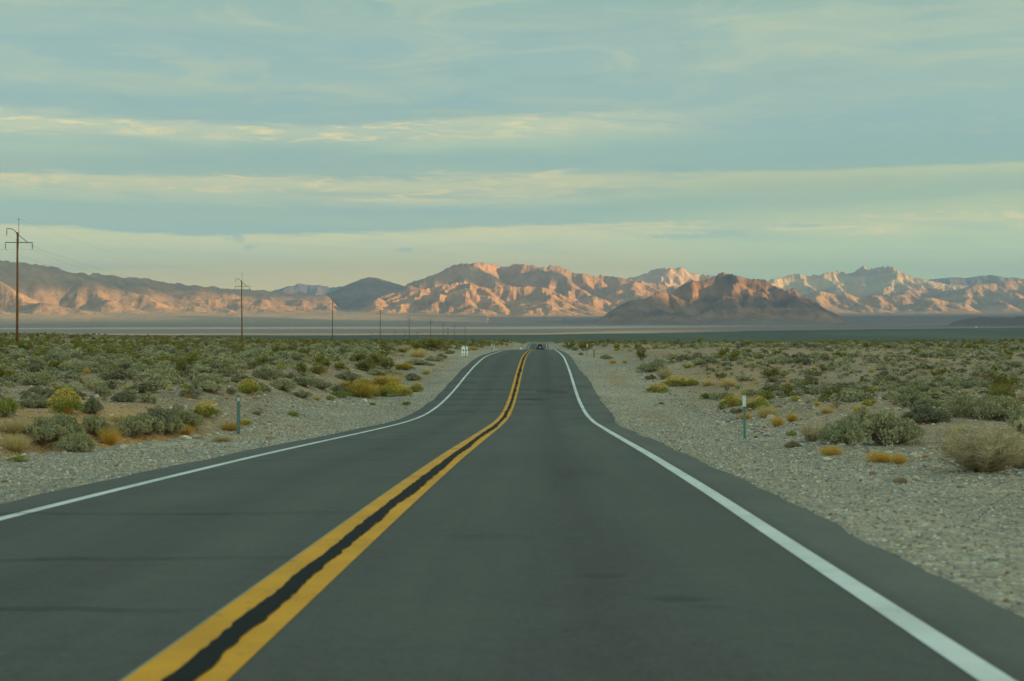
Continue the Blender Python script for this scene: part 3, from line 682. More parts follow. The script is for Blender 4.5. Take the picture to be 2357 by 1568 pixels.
def unit(kind, var, q):
    """meshes of one plant kind: {part name: mesh}. q: 2 close up, 1 middle distance"""
    key = (kind, var, q)
    if key in _cache: return _cache[key]
    s = var * 13 + 7 + sum(map(ord, kind)); P = {}
    if kind in ('sage', 'pale', 'dark', 'rust'):
        lm = {'sage': M_SAGE, 'pale': M_SAGEP, 'dark': M_SAGED, 'rust': M_RUST}[kind]
        lv, st = sage_parts(s, 46, 130, .0135, .44, (.07, .12)) if q == 2 else sage_parts(s, 15, 60, .034, .46)
        P = {'foliage': (lv, lm), 'stems': (st, M_TWIG)}
    elif kind == 'creo':
        lv, st = creo_parts(s, 34, 150, .013) if q == 2 else creo_parts(s, 15, 55, .027)
        P = {'foliage': (lv, M_CREO), 'stems': (st, M_TWIG)}
    elif kind == 'gold': P = {'blades': (grass_parts(s, 700 if q == 2 else 170, .6, .0045 if q == 2 else .012), M_GOLD)}
    elif kind == 'tan': P = {'blades': (grass_parts(s, 800 if q == 2 else 170, .5, .004 if q == 2 else .012), M_DRY)}
    elif kind == 'twig': P = {'stems': (twig_parts(s, 95 if q == 2 else 20, 75 if q == 2 else 18, .66, .0042 if q == 2 else .010), M_TWIGT)}
    elif kind == 'green':
        lv, st = sage_parts(s, 34, 100, .015, .42, (.07, .12)) if q == 2 else sage_parts(s, 12, 55, .036, .42)
        P = {'foliage': (lv, M_GREEN), 'stems': (st, M_TWIG)}
    elif kind == 'flower':
        lv, st = sage_parts(s, 34, 100, .014, .42, (.07, .12)) if q == 2 else sage_parts(s, 12, 55, .034, .42)
        P = {'foliage': (lv, M_GREEN), 'blades': (grass_parts(s, 260 if q == 2 else 60, .55, .004 if q == 2 else .009, .4), M_GOLD), 'blossoms': (flower_quads(s, 330 if q == 2 else 70, .5, .013 if q == 2 else .026), M_FLOW)}
    elif kind == 'olive':
        rng = np.random.RandomState(s); lv, st = sage_parts(s, 34, 90, .013, .44, (.07, .12)) if q == 2 else sage_parts(s, 12, 50, .034, .44)
        P = {'foliage': (lv, M_CREO), 'blades': (grass_parts(s, 900 if q == 2 else 150, .56, .0042 if q == 2 else .010, .4), M_GOLD)}
    out = {}
    for k, ((v, f), m) in P.items():
        o = mesh_obj(k, v, f, m); me = o.data; bpy.data.objects.remove(o); out[k] = me
    _cache[key] = out
    return out
NAMES = {'sage': ('sagebrush', 'shrub'), 'pale': ('saltbush', 'shrub'), 'dark': ('dusty_shrub', 'shrub'), 'rust': ('dried_shrub', 'shrub'), 'creo': ('creosote_bush', 'bush'), 'gold': ('grass_tuft', 'grass tuft'), 'tan': ('bunchgrass', 'grass tuft'),
         'twig': ('twiggy_bush', 'bush'), 'green': ('green_shrub', 'shrub'), 'flower': ('flowering_shrub', 'flowering shrub'), 'olive': ('brittlebush', 'bush')}
GROUPS = {'sage': 'grey green sagebrush mounds', 'pale': 'pale dusty saltbush mounds', 'dark': 'dark dusty shrubs', 'rust': 'rusty brown dried shrubs', 'creo': 'olive creosote bushes', 'gold': 'golden grass tufts', 'tan': 'dry tan bunchgrasses',
          'twig': 'leafless twiggy bushes', 'green': 'fresh green shrubs', 'flower': 'yellow flowering shrubs', 'olive': 'olive brown brittlebushes'}
def plant(kind, x, y, z, wid, hs, label, q, rot, var):
    parts = unit(kind, var, q); nm, cat = NAMES[kind]
    r = bpy.data.objects.new(nm, None); C.objects.link(r); r.location = (x, y, z); r.rotation_euler = (0, 0, rot); r.scale = (wid, wid, wid * hs); r.empty_display_size = .2
    for k, me in parts.items():
        o = bpy.data.objects.new(k, me); C.objects.link(o); o.parent = r
    tag(r, label, cat, GROUPS[kind]); return r
placed = []
prng = random.Random(11)
def hero(kind, u, v, w, label, h=None):
    x, y, z = place(u, v); wid = w / F * y * 1.15; w = w * 1.15
    base_h = {'sage': .42, 'pale': .5, 'dark': .5, 'rust': .5, 'creo': .75, 'gold': .55, 'tan': .45, 'twig': .58, 'green': .46, 'flower': .5, 'olive': .52}[kind]
    hs = 1.0 if h is None else (h / w) / base_h
    y2 = y + wid * .35; x2 = x * y2 / y
    plant(kind, x2, y2, gz(x2, y2) - .02 * wid, wid, hs, label, 2, prng.uniform(0, 6.28), prng.randint(0, 2))
    placed.append((x2, y2, wid * .42))
# ------------------------------------------------------------------ plants one can point to, near ones by hand
PD = ' on the left verge'; 
for a in [
 # left of the road
 ('flower', 150, 957, 78, 'round green bush dotted with yellow flowers on the eroded bank at far left', 58),
 ('dark', 212, 958, 46, 'dark grey shrub hanging over the bank right of the yellow dotted bush', 50),
 ('dark', 286, 926, 62, 'dark blue grey mound on the bank edge between two bushes', 32),
 ('flower', 474, 964, 62, 'bright green and yellow shrub at the bank foot behind the left reflector post', 38),
 ('flower', 571, 908, 54, 'yellow green spiky shrub standing above the left reflector post', 34),
 ('gold', 252, 1030, 60, 'golden green tuft among the grey sage below the bank', 44),
 ('sage', 92, 1042, 112, 'large sagebrush in the lower left clump beside the gravel', 62),
 ('sage', 172, 1042, 84, 'sagebrush left of the golden green tuft in the lower left clump', 48),
 ('tan', 34, 1052, 84, 'dull tan grass clump at the lower left corner of the scrub', 40),
 ('green', 42, 1064, 48, 'low green cushion at the gravel edge near the left frame', 18),
 ('sage', 218, 1012, 70, 'sagebrush behind the golden green tuft', 52),
 ('sage', 332, 1008, 84, 'wide sagebrush right of the golden green tuft', 50),
 ('sage', 384, 1005, 76, 'leaning sagebrush in the middle of the row below the bank', 44),
 ('sage', 436, 990, 64, 'last sagebrush of the row, nearest the bright yellow green shrub', 42),
 ('gold', 425, 1004, 50, 'small golden tuft in front of the sage row beside pale rocks', 26),
 ('gold', 530, 994, 56, 'low golden tuft touching the foot of the left reflector post', 22),
 ('tan', 510, 1018, 60, 'pale straw mound in the gravel in front of the left reflector post', 18),
 ('flower', 563, 980, 34, 'tiny yellow flowered plant right behind the left reflector post', 15),
 ('rust', 590, 955, 34, 'low brown dried plant in the gravel right of the left reflector post', 10),
 ('green', 676, 958, 32, 'small lone green plant in the open gravel left of the road', 15),
 ('olive', 836, 917, 80, 'big olive brown mound at the front of the left roadside thicket', 38),
 ('green', 784, 916, 50, 'low green mound at the left end of the roadside thicket', 20),
 ('olive', 881, 894, 66, 'tall olive mound at the centre of the left roadside thicket', 32),
 ('green', 882, 914, 52, 'dark green low shrub in front of the thicket centre', 26),
 ('flower', 925, 913, 48, 'green shrub with yellow flowers at the right front of the thicket', 28),
 ('flower', 957, 903, 36, 'rounded yellow flowered shrub at the right tip of the thicket', 24),
 ('flower', 836, 892, 50, 'yellow flowered shrub behind the big olive mound', 22),
 ('green', 759, 922, 25, 'small round green plant left of the thicket', 13),
 ('green', 781, 918, 17, 'tiny green plant beside the small round one', 9),
 ('tan', 728, 922, 32, 'yellow green tussock in the gravel left of the small round plants', 12),
 ('sage', 693, 916, 48, 'grey green shrub on the stony rise left of the yellow green tussock', 18),
 ('green', 858, 933, 16, 'tiny green plant in the gravel below the thicket', 8),
 ('green', 937, 933, 24, 'small green plant nearest the pavement left of the road', 12),
 ('sage', 735, 898, 58, 'wide grey sagebrush left of the dark grey shrub', 24),
 ('dark', 778, 904, 46, 'dark grey shrub between sage and the big olive mound', 20),
 ('tan', 981, 862, 26, 'single straw coloured ball of grass at the left gravel edge', 13),
 ('pale', 960, 841, 58, 'pale green sage mound in the row along the left gravel', 20),
 ('tan', 962, 823, 60, 'pale straw bush behind the pale green sage mound', 22),
 ('rust', 1016, 827, 26, 'orange brown shrub left of the white barricade', 17),
 ('pale', 992, 842, 20, 'small pale shrub at the gravel edge near the orange brown one', 9),
 ('sage', 948, 877, 38, 'grey green shrub behind the flowered tip of the thicket', 20),
 ('pale', 866, 866, 44, 'pale sage mound below the dark green creosotes', 19),
 ('olive', 930, 852, 50, 'olive yellow bush left of the pale green sage row', 18),
 ('creo', 832, 834, 56, 'dark green creosote at the top of the left creosote group', 24),
 ('creo', 842, 856, 76, 'widest creosote of the left group', 30),
 ('creo', 893, 854, 44, 'upright dark creosote at the right of the left group', 34),
 ('creo', 782, 854, 34, 'dark creosote at the left of the group', 20),
 ('creo', 733, 864, 46, 'dull olive creosote standing alone left of the group', 24),
 ('creo', 992, 808, 74, 'tallest creosote breaking the skyline left of the white barricade', 36),
 ('creo', 955, 806, 46, 'creosote just left of the tallest one', 20),
 ('twig', 930, 812, 46, 'bare twiggy bush left of the skyline creosote', 18),
 ('sage', 1036, 815, 24, 'sage mound just left of the white barricade', 11),
 ('gold', 1090, 806, 34, 'golden grass right of the white barricade', 8),
 ('gold', 199, 861, 20, 'small orange gold tuft alone in the left scrub', 14),
 ('green', 12, 962, 58, 'dull green shrub cut by the left frame above the bank', 60),
 ('tan', 296, 898, 40, 'straw tuft above the dark blue grey mound', 14),
 ('creo', 418, 865, 36, 'thin straggly creosote left of centre in the left scrub', 44),
 ('sage', 135, 1030, 100, 'tall back sagebrush of the lower left clump', 66),
 ('sage', 300, 1016, 80, 'round sagebrush touching the golden green tuft on its right', 50),
 ('sage', 358, 996, 90, 'back sagebrush of the row below the bank', 56),
 ('sage', 408, 992, 84, 'sagebrush in the row straight behind the small golden tuft', 52),
 ('tan', 285, 985, 90, 'brown dry grass at the foot of the eroded bank', 26),
 ('tan', 120, 1000, 110, 'brown dry grass between the bank and the lower left clump', 30),
 ('tan', 30, 1010, 90, 'tan dry grass at the left frame under the bank', 34),
 ('rust', 380, 968, 70, 'brown dead weeds in the wash under the bank', 18),
 ('sage', 650, 900, 66, 'broad grey sagebrush left of the roadside thicket', 28),
 ('dark', 696, 890, 60, 'dark mound behind the grey green shrub on the stony rise', 24),
 ('olive', 806, 905, 70, 'olive brown mound at the left of the roadside thicket', 30),
 ('olive', 862, 912, 66, 'squat olive mound between the big and the tall one', 28),
 ('tan', 905, 886, 60, 'straw coloured grass on top of the thicket', 24),
 ('flower', 905, 905, 50, 'yellow speckled shrub in the middle of the thicket', 26),
 ('sage', 800, 878, 60, 'grey green mound behind the thicket left part', 24),
 ('pale', 905, 868, 52, 'pale mound right of the pale sage under the creosotes', 22),
 ('sage', 620, 872, 64, 'wide sagebrush far left of the creosote group', 26),
 ('dark', 560, 885, 62, 'grey shrub behind the yellow green spiky one', 24),
 ('sage', 480, 890, 74, 'sagebrush mound above the bright yellow green shrub', 30),
 ('sage', 90, 888, 80, 'wide sage mound on the bank top at far left', 34),
 ('creo', 868, 842, 60, 'dark creosote in the back of the left group', 30),
 ('creo', 1015, 806, 50, 'creosote right of the tallest skyline one', 24),
 ('pale', 1000, 832, 44, 'pale straw shrub between the sage row and the orange brown shrub', 18),
 # right of the road
 ('flower', 1514, 904, 52, 'green yellow shrub at the gravel edge right of the road', 24),
 ('flower', 1556, 891, 60, 'bright yellow flowered shrub behind the gravel edge one', 26),
 ('flower', 1592, 889, 34, 'small yellow and green shrub at the right end of the flowered pair', 20),
 ('green', 1632, 919, 46, 'low green shrub in the stones left of the right marker post', 18),
 ('flower', 1688, 937, 54, 'olive shrub with yellow tips just left of the right marker post', 30),
 ('green', 1661, 943, 18, 'little green plant at the foot of the olive yellow tipped shrub', 20),
 ('flower', 1742, 944, 58, 'yellow green shrub just right of the right marker post', 32),
 ('gold', 1716, 966, 36, 'short golden tuft behind the right marker post', 20),
 ('gold', 1790, 984, 36, 'golden green tuft right of the marker post beside a pale rock', 28),
 ('gold', 1822, 972, 34, 'orange gold tuft behind the golden green one', 24),
 ('tan', 1765, 962, 62, 'olive tan grass clump right of the marker post', 32),
 ('green', 1764, 921, 38, 'round grey green shrub above the marker post beside a white rock', 28),
 ('tan', 1722, 912, 46, 'spiky yellowish grass above the marker post', 24),
 ('dark', 1775, 906, 56, 'dark grey shrub behind the spiky yellowish grass', 26),
 ('rust', 1498, 874, 26, 'rusty gold tuft below the right hand sage bush', 14),
 ('twig', 1530, 874, 38, 'grey twiggy half dead bush right of the rusty gold tuft', 28),
 ('sage', 1500, 858, 66, 'big sage bush at the right gravel edge beyond the yellow flowers', 26),
 ('tan', 1630, 890, 42, 'pale straw clump right of the yellow flowered shrubs', 18),
 ('tan', 1676, 892, 54, 'dry straw clump left of the spiky yellowish grass', 22),
 ('green', 1523, 931, 14, 'tiny green plant alone in the right gravel', 7),
 ('creo', 1784, 872, 64, 'dark creosote patch in the right middle distance', 28),
 ('creo', 1476, 830, 28, 'upright creosote above the right sage bush', 30),
 ('creo', 1545, 830, 22, 'small round dark creosote right of the upright one', 14),
 ('gold', 1411, 837, 22, 'pale gold tuft at the right gravel edge', 10),
 ('gold', 1438, 837, 16, 'second pale gold tuft along the right gravel edge', 10),
 ('sage', 1396, 827, 30, 'sage mound right of the green mile marker post', 12),
 ('rust', 1337, 818, 12, 'red brown dead weed left of the white topped green post', 8),
 ('creo', 1345, 808, 44, 'dense dark green creosote behind the white topped green post', 24),
 ('creo', 1310, 803, 34, 'dark green creosote at the crest right of the road', 18),
 ('pale', 1322, 807, 20, 'pale sage in front of the crest creosotes', 14),
 ('sage', 1934, 1024, 96, 'left part of the great sagebrush clump beside the right gravel', 66),
 ('sage', 2046, 1028, 150, 'widest round sagebrush of the great clump right of the road', 88),
 ('sage', 1984, 1010, 100, 'middle back sagebrush of the great clump', 72),
 ('twig', 1872, 1018, 66, 'dry twiggy bush at the left of the great clump', 44),
 ('green', 1822, 1005, 26, 'small green plant left of the great clump', 16),
 ('rust', 1828, 1031, 42, 'low brown dried plant at the gravel below the great clump', 18),
 ('gold', 1914, 1050, 66, 'low straw gold tuft in front of the great clump', 26),
 ('gold', 2026, 1067, 80, 'bright gold tuft nearest the gravel under the great clump', 28),
 ('gold', 2070, 1069, 46, 'darker gold tuft beside the nearest bright one', 26),
 ('twig', 2262, 1092, 215, 'huge dry tan twiggy bush at the right frame', 118),
 ('twig', 2352, 1084, 120, 'dry twiggy bush cut by the right frame behind the huge one', 90),
 ('dark', 2136, 976, 108, 'dark sagebrush right behind the great clump', 56),
 ('sage', 2226, 962, 100, 'sagebrush in the right hand row behind the huge dry bush', 56),
 ('sage', 2300, 970, 116, 'large sagebrush in the right hand row towards the frame', 64),
 ('sage', 2356, 994, 70, 'sagebrush cut by the right frame', 60),
 ('sage', 2094, 936, 96, 'wide sagebrush above the dark one in the right scrub', 42),
 ('sage', 2110, 905, 66, 'sage mound above the wide sagebrush', 28),
 ('pale', 2170, 908, 60, 'pale sage mound right of the mound above the wide sagebrush', 24),
 ('green', 1898, 926, 30, 'dark green round cushion alone on the right gravel flat', 16),
 ('tan', 1902, 953, 44, 'olive straw tuft above the great clump', 20),
 ('gold', 1980, 952, 44, 'gold tuft between the great clump and the wide sagebrush', 20),
 ('dark', 1992, 903, 34, 'grey mound on the flat above the gold tuft', 18),
 ('tan', 2050, 915, 38, 'thin straw plant left of the sage mounds', 18),
 ('sage', 2162, 877, 26, 'small grey mound standing alone on the bare right flat', 13),
 ('sage', 2215, 880, 20, 'left of two little grey mounds on the bare right flat', 11),
 ('sage', 2240, 880, 26, 'right of two little grey mounds on the bare right flat', 13),
]: hero(*a[:5], h=a[5])

# ------------------------------------------------------------------ the rest of the scrub
def population():
    rs = np.random.RandomState(77); out = []
    def field(n, y0, y1, p):
        y = (y0 ** 2 + rs.uniform(0, 1, n) * (y1 ** 2 - y0 ** 2)) ** .5; x = rs.uniform(-1, 1, n) * (.52 * y + 14); return x, y
    kinds = ['sage', 'pale', 'dark', 'creo', 'gold', 'tan', 'flower', 'green', 'rust', 'twig']
    for (n, y0, y1, sz) in [(8600, 14, 120, 1.0), (23500, 120, 330, 1.1), (56000, 330, 1250, 1.6)]:
        x, y = field(n, y0, y1, 1)
        c = x - road_x(y); a = np.abs(c); hw = HALF + .8
        zone = fbm(x / 26, y / 34, 3, 91) + .6 * ((c < 0) & (a < 34) & (y > 52) & (y < 135)); z2 = fbm(x / 60, y / 90, 3, 92)
        keep = rs.uniform(0, 1, n) < np.clip(.62 + 1.1 * zone + .25 * (c < 0) - .14 * ((c > 0) & (y < 160)) - .06, .14, 1)
        keep &= a > hw + 5.6 + 2.2 * vnoise(y / 7, y * 0, 93)
        keep &= ~((y < 48) & (c < 0) & (y > 34) & (c < -9) & (rs.uniform(0, 1, n) < .75))      # bare bank
        keep &= ~((y < 60) & (a < 12)) & ~((y < 34))
        keep &= ~((c < -4) & (c > -20) & (y > 44) & (y < 58) & (rs.uniform(0, 1, n) < .6))
        keep &= ~((c > 0) & (c < 13) & (y < 78) & (rs.uniform(0, 1, n) < .75))
        u = rs.uniform(0, 1, n)
        pc = np.clip(.035 + .12 * np.clip(z2 + .05, 0, 1) + .22 * sst(180, 450, y), 0, .55)
        edge = np.exp(-((a - hw - 7) / 4.0) ** 2) * (y < 330)
        kind = np.where(u < pc, 3, np.where(u < pc + .05 + .12 * edge, 4, np.where(u < pc + .10 + .2 * edge, 5, np.where(u < pc + .115 + .24 * edge, 6, np.where(u < pc + .13 + .28 * edge, 7, np.where(u < pc + .16 + .3 * edge, 8, np.where(u < pc + .18 + .3 * edge, 9, 0)))))))
        v = rs.uniform(0, 1, n); kind = np.where(kind == 0, np.where(v < .22, 1, np.where(v < .5, 2, 0)), kind)
        w = np.choose(kind, [.45 + 1.0 * rs.uniform(0, 1, n) ** 1.5] * 3 + [rs.uniform(.8, 1.75, n)] + [rs.uniform(.25, .55, n)] * 2 + [rs.uniform(.4, .8, n), rs.uniform(.3, .6, n), rs.uniform(.35, .7, n), rs.uniform(.5, 1.0, n)]) * sz * (.8 + .4 * vnoise(x / 15, y / 15, 97)) * np.where(c > 0, .82, .92)
        w = np.where(kind == 3, w / (sz ** .6), w)
        for i in np.where(keep)[0]: out.append((x[i], y[i], w[i], kinds[kind[i]]))
    return out
pop = population()
hx = np.array([p[0] for p in placed]); hy = np.array([p[1] for p in placed]); hr = np.array([p[2] for p in placed])
px = np.array([p[0] for p in pop]); py = np.array([p[1] for p in pop]); pw = np.array([p[2] for p in pop]); pk = np.array([p[3] for p in pop])
ok = np.ones(len(pop), bool)
for a, b, r in zip(hx, hy, hr): ok &= (np.hypot(px - a, py - b) > r + pw * .35)
# keep the road corridor and posts clear
px, py, pw, pk = px[ok], py[ok], pw[ok], pk[ok]
pz = ground_z(px, py) - .02 * pw
psz = pw / py; inframe = np.abs(px / py) < .36
LIM = {'sage': 170, 'pale': 70, 'dark': 80, 'creo': 110, 'gold': 50, 'tan': 60, 'flower': 30, 'green': 26, 'rust': 30, 'twig': 26}
POLEU = [(39, 'first'), (557, 'second'), (765, 'third'), (875, 'fourth'), (942, 'fifth')]
ORD = ['', 'second ', 'third ', 'fourth ', 'fifth ', 'sixth ', 'seventh ', 'eighth ', 'ninth ', 'tenth ', 'eleventh ', 'twelfth ', 'thirteenth ', 'fourteenth ', 'fifteenth ', 'sixteenth ', 'seventeenth ', 'eighteenth ']
DESC = {'sage': 'grey green sagebrush mound', 'pale': 'pale dusty saltbush mound', 'dark': 'dark grey shrub', 'creo': 'olive green creosote bush', 'gold': 'golden grass tuft', 'tan': 'dry straw bunchgrass', 'flower': 'yellow flowered shrub', 'green': 'fresh green shrub', 'rust': 'brown dried shrub', 'twig': 'leafless twiggy bush'}
def where(u, y, c):
    side = 'left' if c < 0 else 'right'
    far = 'close to the verge' if abs(c) < 17 and y < 130 else 'near' if y < 75 else 'halfway' if y < 115 else 'well back' if y < 170 else 'far back'
    if c < 0:
        lm = [(0, 'at the left frame'), (39, 'below the first power pole'), (170, 'over the eroded bank'), (300, 'left of the straggly creosote'), (430, 'by the reflector post'), (557, 'under the second power pole'), (660, 'left of the third power pole'), (765, 'under the third power pole'), (875, 'under the fourth power pole'), (945, 'under the fifth pole'), (1030, 'left of the white barricade'), (1110, 'right of the white barricade')]
    else:
        lm = [(1300, 'beside the crest'), (1370, 'by the green mile marker'), (1480, 'above the roadside sage'), (1590, 'above the flowered shrubs'), (1710, 'above the right marker post'), (1830, 'right of the right marker post'), (1960, 'above the sage clump'), (2080, 'behind the sage clump'), (2200, 'above the huge dry bush'), (2340, 'by the right frame')]
    t = min(lm, key=lambda q: abs(q[0] - u))[1]
    return t, far, side
stuff_mask = np.ones(len(px), bool)
count = {}
for k, lim in LIM.items():
    idx = np.where((pk == k) & inframe)[0]; idx = idx[np.argsort(-psz[idx])][:lim]
    stuff_mask[idx] = False
    idx = idx[np.argsort(py[idx])]
    for i in idx:
        u = U0 + F * px[i] / py[i]; c = px[i] - float(road_x(py[i])); t, far, side = where(u, py[i], c)
        size = 'small ' if pw[i] < {'creo': 1.1, 'gold': .32, 'tan': .32}.get(k, .6) else 'broad ' if pw[i] > {'creo': 1.5, 'gold': .48, 'tan': .48}.get(k, 1.15) else ''
        key = (k, t, far, size); j = count.get(key, 0); count[key] = j + 1
        lab = '%s%s%s %s, %s' % (ORD[min(j, 17)] and ORD[min(j, 17)] + 'nearest ' or '', size, DESC[k], t, far)
        if len(lab.split()) > 16: lab = lab.replace('yellow flowered', 'flowered').replace('grey green sagebrush', 'sagebrush').replace('pale dusty', 'pale').replace('olive green ', '')
        q = 2 if psz[i] > .022 else 1
        plant(k, float(px[i]), float(py[i]), float(pz[i]), float(pw[i]), prng.uniform(.75, 1.05), lab, q, prng.uniform(0, 6.28), prng.randint(0, 2))

def scatter(name, label, cat, P, S, R3, pick, protos):
    """one stuff object: points that carry instances of a few unit meshes"""
    me = bpy.data.meshes.new(name); me.vertices.add(len(P)); me.vertices.foreach_set('co', np.asarray(P, np.float32).ravel())
    for nm, ty, dat in (('scl', 'FLOAT_VECTOR', S), ('rot', 'FLOAT_VECTOR', R3)):
        a = me.attributes.new(nm, ty, 'POINT'); a.data.foreach_set('vector', np.asarray(dat, np.float32).ravel())
    a = me.attributes.new('pick', 'INT', 'POINT'); a.data.foreach_set('value', np.asarray(pick, np.int32))
    o = bpy.data.objects.new(name, me); C.objects.link(o)
    g = bpy.data.node_groups.new(name + '_scatter', 'GeometryNodeTree'); g.interface.new_socket('Geometry', in_out='INPUT', socket_type='NodeSocketGeometry'); g.interface.new_socket('Geometry', in_out='OUTPUT', socket_type='NodeSocketGeometry')
    n = g.nodes; gi = n.new('NodeGroupInput'); go = n.new('NodeGroupOutput'); ip = n.new('GeometryNodeInstanceOnPoints')
    col = bpy.data.collections.new(name + '_kinds')
    for j, pm in enumerate(protos):
        po = bpy.data.objects.new('%s_kind_%02d' % (name, j), pm); col.objects.link(po)
    ci = n.new('GeometryNodeCollectionInfo'); ci.inputs[0].default_value = col; ci.inputs[1].default_value = True; ci.inputs[2].default_value = True
    def at(nm, ty):
        q = n.new('GeometryNodeInputNamedAttribute'); q.data_type = ty; q.inputs[0].default_value = nm; return q.outputs[0]
    g.links.new(gi.outputs[0], ip.inputs['Points']); g.links.new(ci.outputs[0], ip.inputs['Instance']); ip.inputs['Pick Instance'].default_value = True
    g.links.new(at('pick', 'INT'), ip.inputs['Instance Index']); g.links.new(at('scl', 'FLOAT_VECTOR'), ip.inputs['Scale'])
    er = n.new('FunctionNodeEulerToRotation'); g.links.new(at('rot', 'FLOAT_VECTOR'), er.inputs[0]); g.links.new(er.outputs[0], ip.inputs['Rotation'])
    g.links.new(ip.outputs[0], go.inputs[0])
    md = o.modifiers.new('scatter', 'NODES'); md.node_group = g
    tag(o, label, cat, kind='stuff'); return o
def low_unit(kind, s):
    """single mesh for distant plants"""
    if kind in ('sage', 'pale', 'dark', 'rust', 'green', 'flower'):
        lv, st = sage_parts(s, 9, 16, .066, .46, (.12, .18))
        ps = [(lv, 0)]
        if kind == 'flower': ps.append((flower_quads(s, 30, .5, .035), 1))
    elif kind == 'creo':
        lv, st = creo_parts(s, 12, 20, .052, .75); ps = [(lv, 0), (st, 1)]
    elif kind in ('gold', 'tan'): ps = [(grass_parts(s, 60, .55, .02), 0)]
    else: ps = [(twig_parts(s, 10, 8, .62, .014), 0)]
    mats = {'sage': [M_SAGE], 'pale': [M_SAGEP], 'dark': [M_SAGED], 'rust': [M_RUST], 'green': [M_GREEN], 'flower': [M_GREEN, M_FLOW], 'creo': [M_CREO, M_TWIG], 'gold': [M_GOLD], 'tan': [M_DRY], 'twig': [M_TWIGT]}[kind]
    V, Fc, M = cat_m(ps); o = mesh_obj(kind, V, Fc, mats=mats, midx=M); me = o.data; bpy.data.objects.remove(o); return me
def stuff_plants(name, label, cat, kinds):
    protos = []; first = {}
    for k in kinds:
        first[k] = len(protos)
        for v in range(3): protos.append(low_unit(k, 300 + v * 7 + len(k)))
    sel = np.where(stuff_mask & np.isin(pk, kinds))[0]; rs = np.random.RandomState(len(name))
    P = np.stack([px[sel], py[sel], pz[sel]], -1); h = rs.uniform(.75, 1.15, len(sel)); S = np.stack([pw[sel], pw[sel], pw[sel] * h], -1)
    R3 = np.stack([np.zeros(len(sel)), np.zeros(len(sel)), rs.uniform(0, 6.28, len(sel))], -1)
    pick = np.array([first[k] for k in pk[sel]]) + rs.randint(0, 3, len(sel))
    scatter(name, label, cat, P, S, R3, pick, protos)
stuff_plants('sagebrush_scrub', 'carpet of low grey green sagebrush shrinking towards the valley', 'scrub', ['sage', 'pale', 'dark'])
stuff_plants('creosote_scrub', 'scattered dark olive creosote cover far across the desert floor', 'scrub', ['creo'])
stuff_plants('dry_undergrowth', 'small tufts of gold, tan and brown plants between the shrubs', 'undergrowth', ['gold', 'tan', 'flower', 'green', 'rust', 'twig'])

# ------------------------------------------------------------------ stones
M_ST = [pmat('stone_grey', (.24, .245, .24), .9, .2, vary=.2, scale=5, objvar=.3), pmat('stone_tan', (.40, .335, .25), .9, .2, vary=.2, scale=5, objvar=.25), pmat('stone_pale', (.56, .53, .46), .9, .2, vary=.12, scale=5, objvar=.15), pmat('stone_brown', (.24, .155, .10), .9, .2, vary=.2, scale=5, objvar=.3)]
def stone_mesh(seed, mat, sub=1):
    bm = bmesh.new(); bmesh.ops.create_icosphere(bm, subdivisions=sub, radius=.5); rs = np.random.RandomState(seed)
    ax = rs.normal(size=(7, 3)); ax /= np.linalg.norm(ax, axis=1)[:, None]; off = rs.uniform(.26, .42, 7)
    for v in bm.verts:
        p = np.array(v.co)
        for a, o_ in zip(ax, off):
            d = p @ a
            if d > o_: p = p - a * (d - o_)
        v.co = p * np.array([1, .8, .62])
    me = bpy.data.meshes.new('stone'); bm.to_mesh(me); bm.free(); me.materials.append(mat); return me
sp_ = []; 
for j, m in enumerate(M_ST):
    for q in range(3): sp_.append(stone_mesh(j * 10 + q, m))
def gravel():
    rs = np.random.RandomState(3); X_, Y_, S_ = [], [], []
    def add(n, y0, y1, c0, c1, s0, s1, pwr=2.5, both=True):
        y = (y0 ** 1.3 + rs.uniform(0, 1, n) * (y1 ** 1.3 - y0 ** 1.3)) ** (1 / 1.3); c = rs.uniform(c0, c1, n); sg = np.where(rs.uniform(0, 1, n) < .5, -1, 1)
        hw = np.where(sg > 0, edge_r(y), edge_l(y)); X_.append(road_x(y) + sg * (hw + c)); Y_.append(y); S_.append(s0 + (s1 - s0) * rs.uniform(0, 1, n) ** pwr)
    add(52000, 7, 34, -.02, 5.5, .018, .06); add(7000, 7, 60, -.30, .03, .012, .03); add(26000, 20, 80, 0, 7, .03, .09); add(9000, 30, 130, .2, 9, .05, .13)
    add(9000, 14, 70, 4.2, 20, .05, .20, 3.5); add(9000, 40, 140, 5, 40, .07, .30, 3.5)
    # windrow of bigger stones along the graded edge
    n = 2600; y = rs.uniform(12, 110, n); sg = np.where(rs.uniform(0, 1, n) < .5, -1, 1); hw = np.where(sg > 0, edge_r(y), edge_l(y)); c = hw + 4.6 + .9 * fbm(y / 12, y * 0, 2, 21) + rs.normal(0, .45, n)
    X_.append(road_x(y) + sg * c); Y_.append(y); S_.append(.06 + .16 * rs.uniform(0, 1, n) ** 2.5)
    x = np.concatenate(X_); y = np.concatenate(Y_); s = np.concatenate(S_); n = len(x)
    fr = np.abs(x / np.maximum(y, 1)) < .55; x, y, s = x[fr], y[fr], s[fr]; n = len(x)
    z = ground_z(x, y) + s * .08
    S = s[:, None] * rs.uniform(.75, 1.25, (n, 3)); R3 = np.stack([rs.uniform(-.4, .4, n), rs.uniform(-.4, .4, n), rs.uniform(0, 6.28, n)], -1)
    w = rs.uniform(0, 1, n); kind = np.where(w < .46, 0, np.where(w < .76, 1, np.where(w < .90, 2, 3)))
    scatter('gravel', 'loose grey and tan stones strewn along both verges', 'gravel', np.stack([x, y, z], -1), S, R3, kind * 3 + rs.randint(0, 3, n), sp_)
gravel()
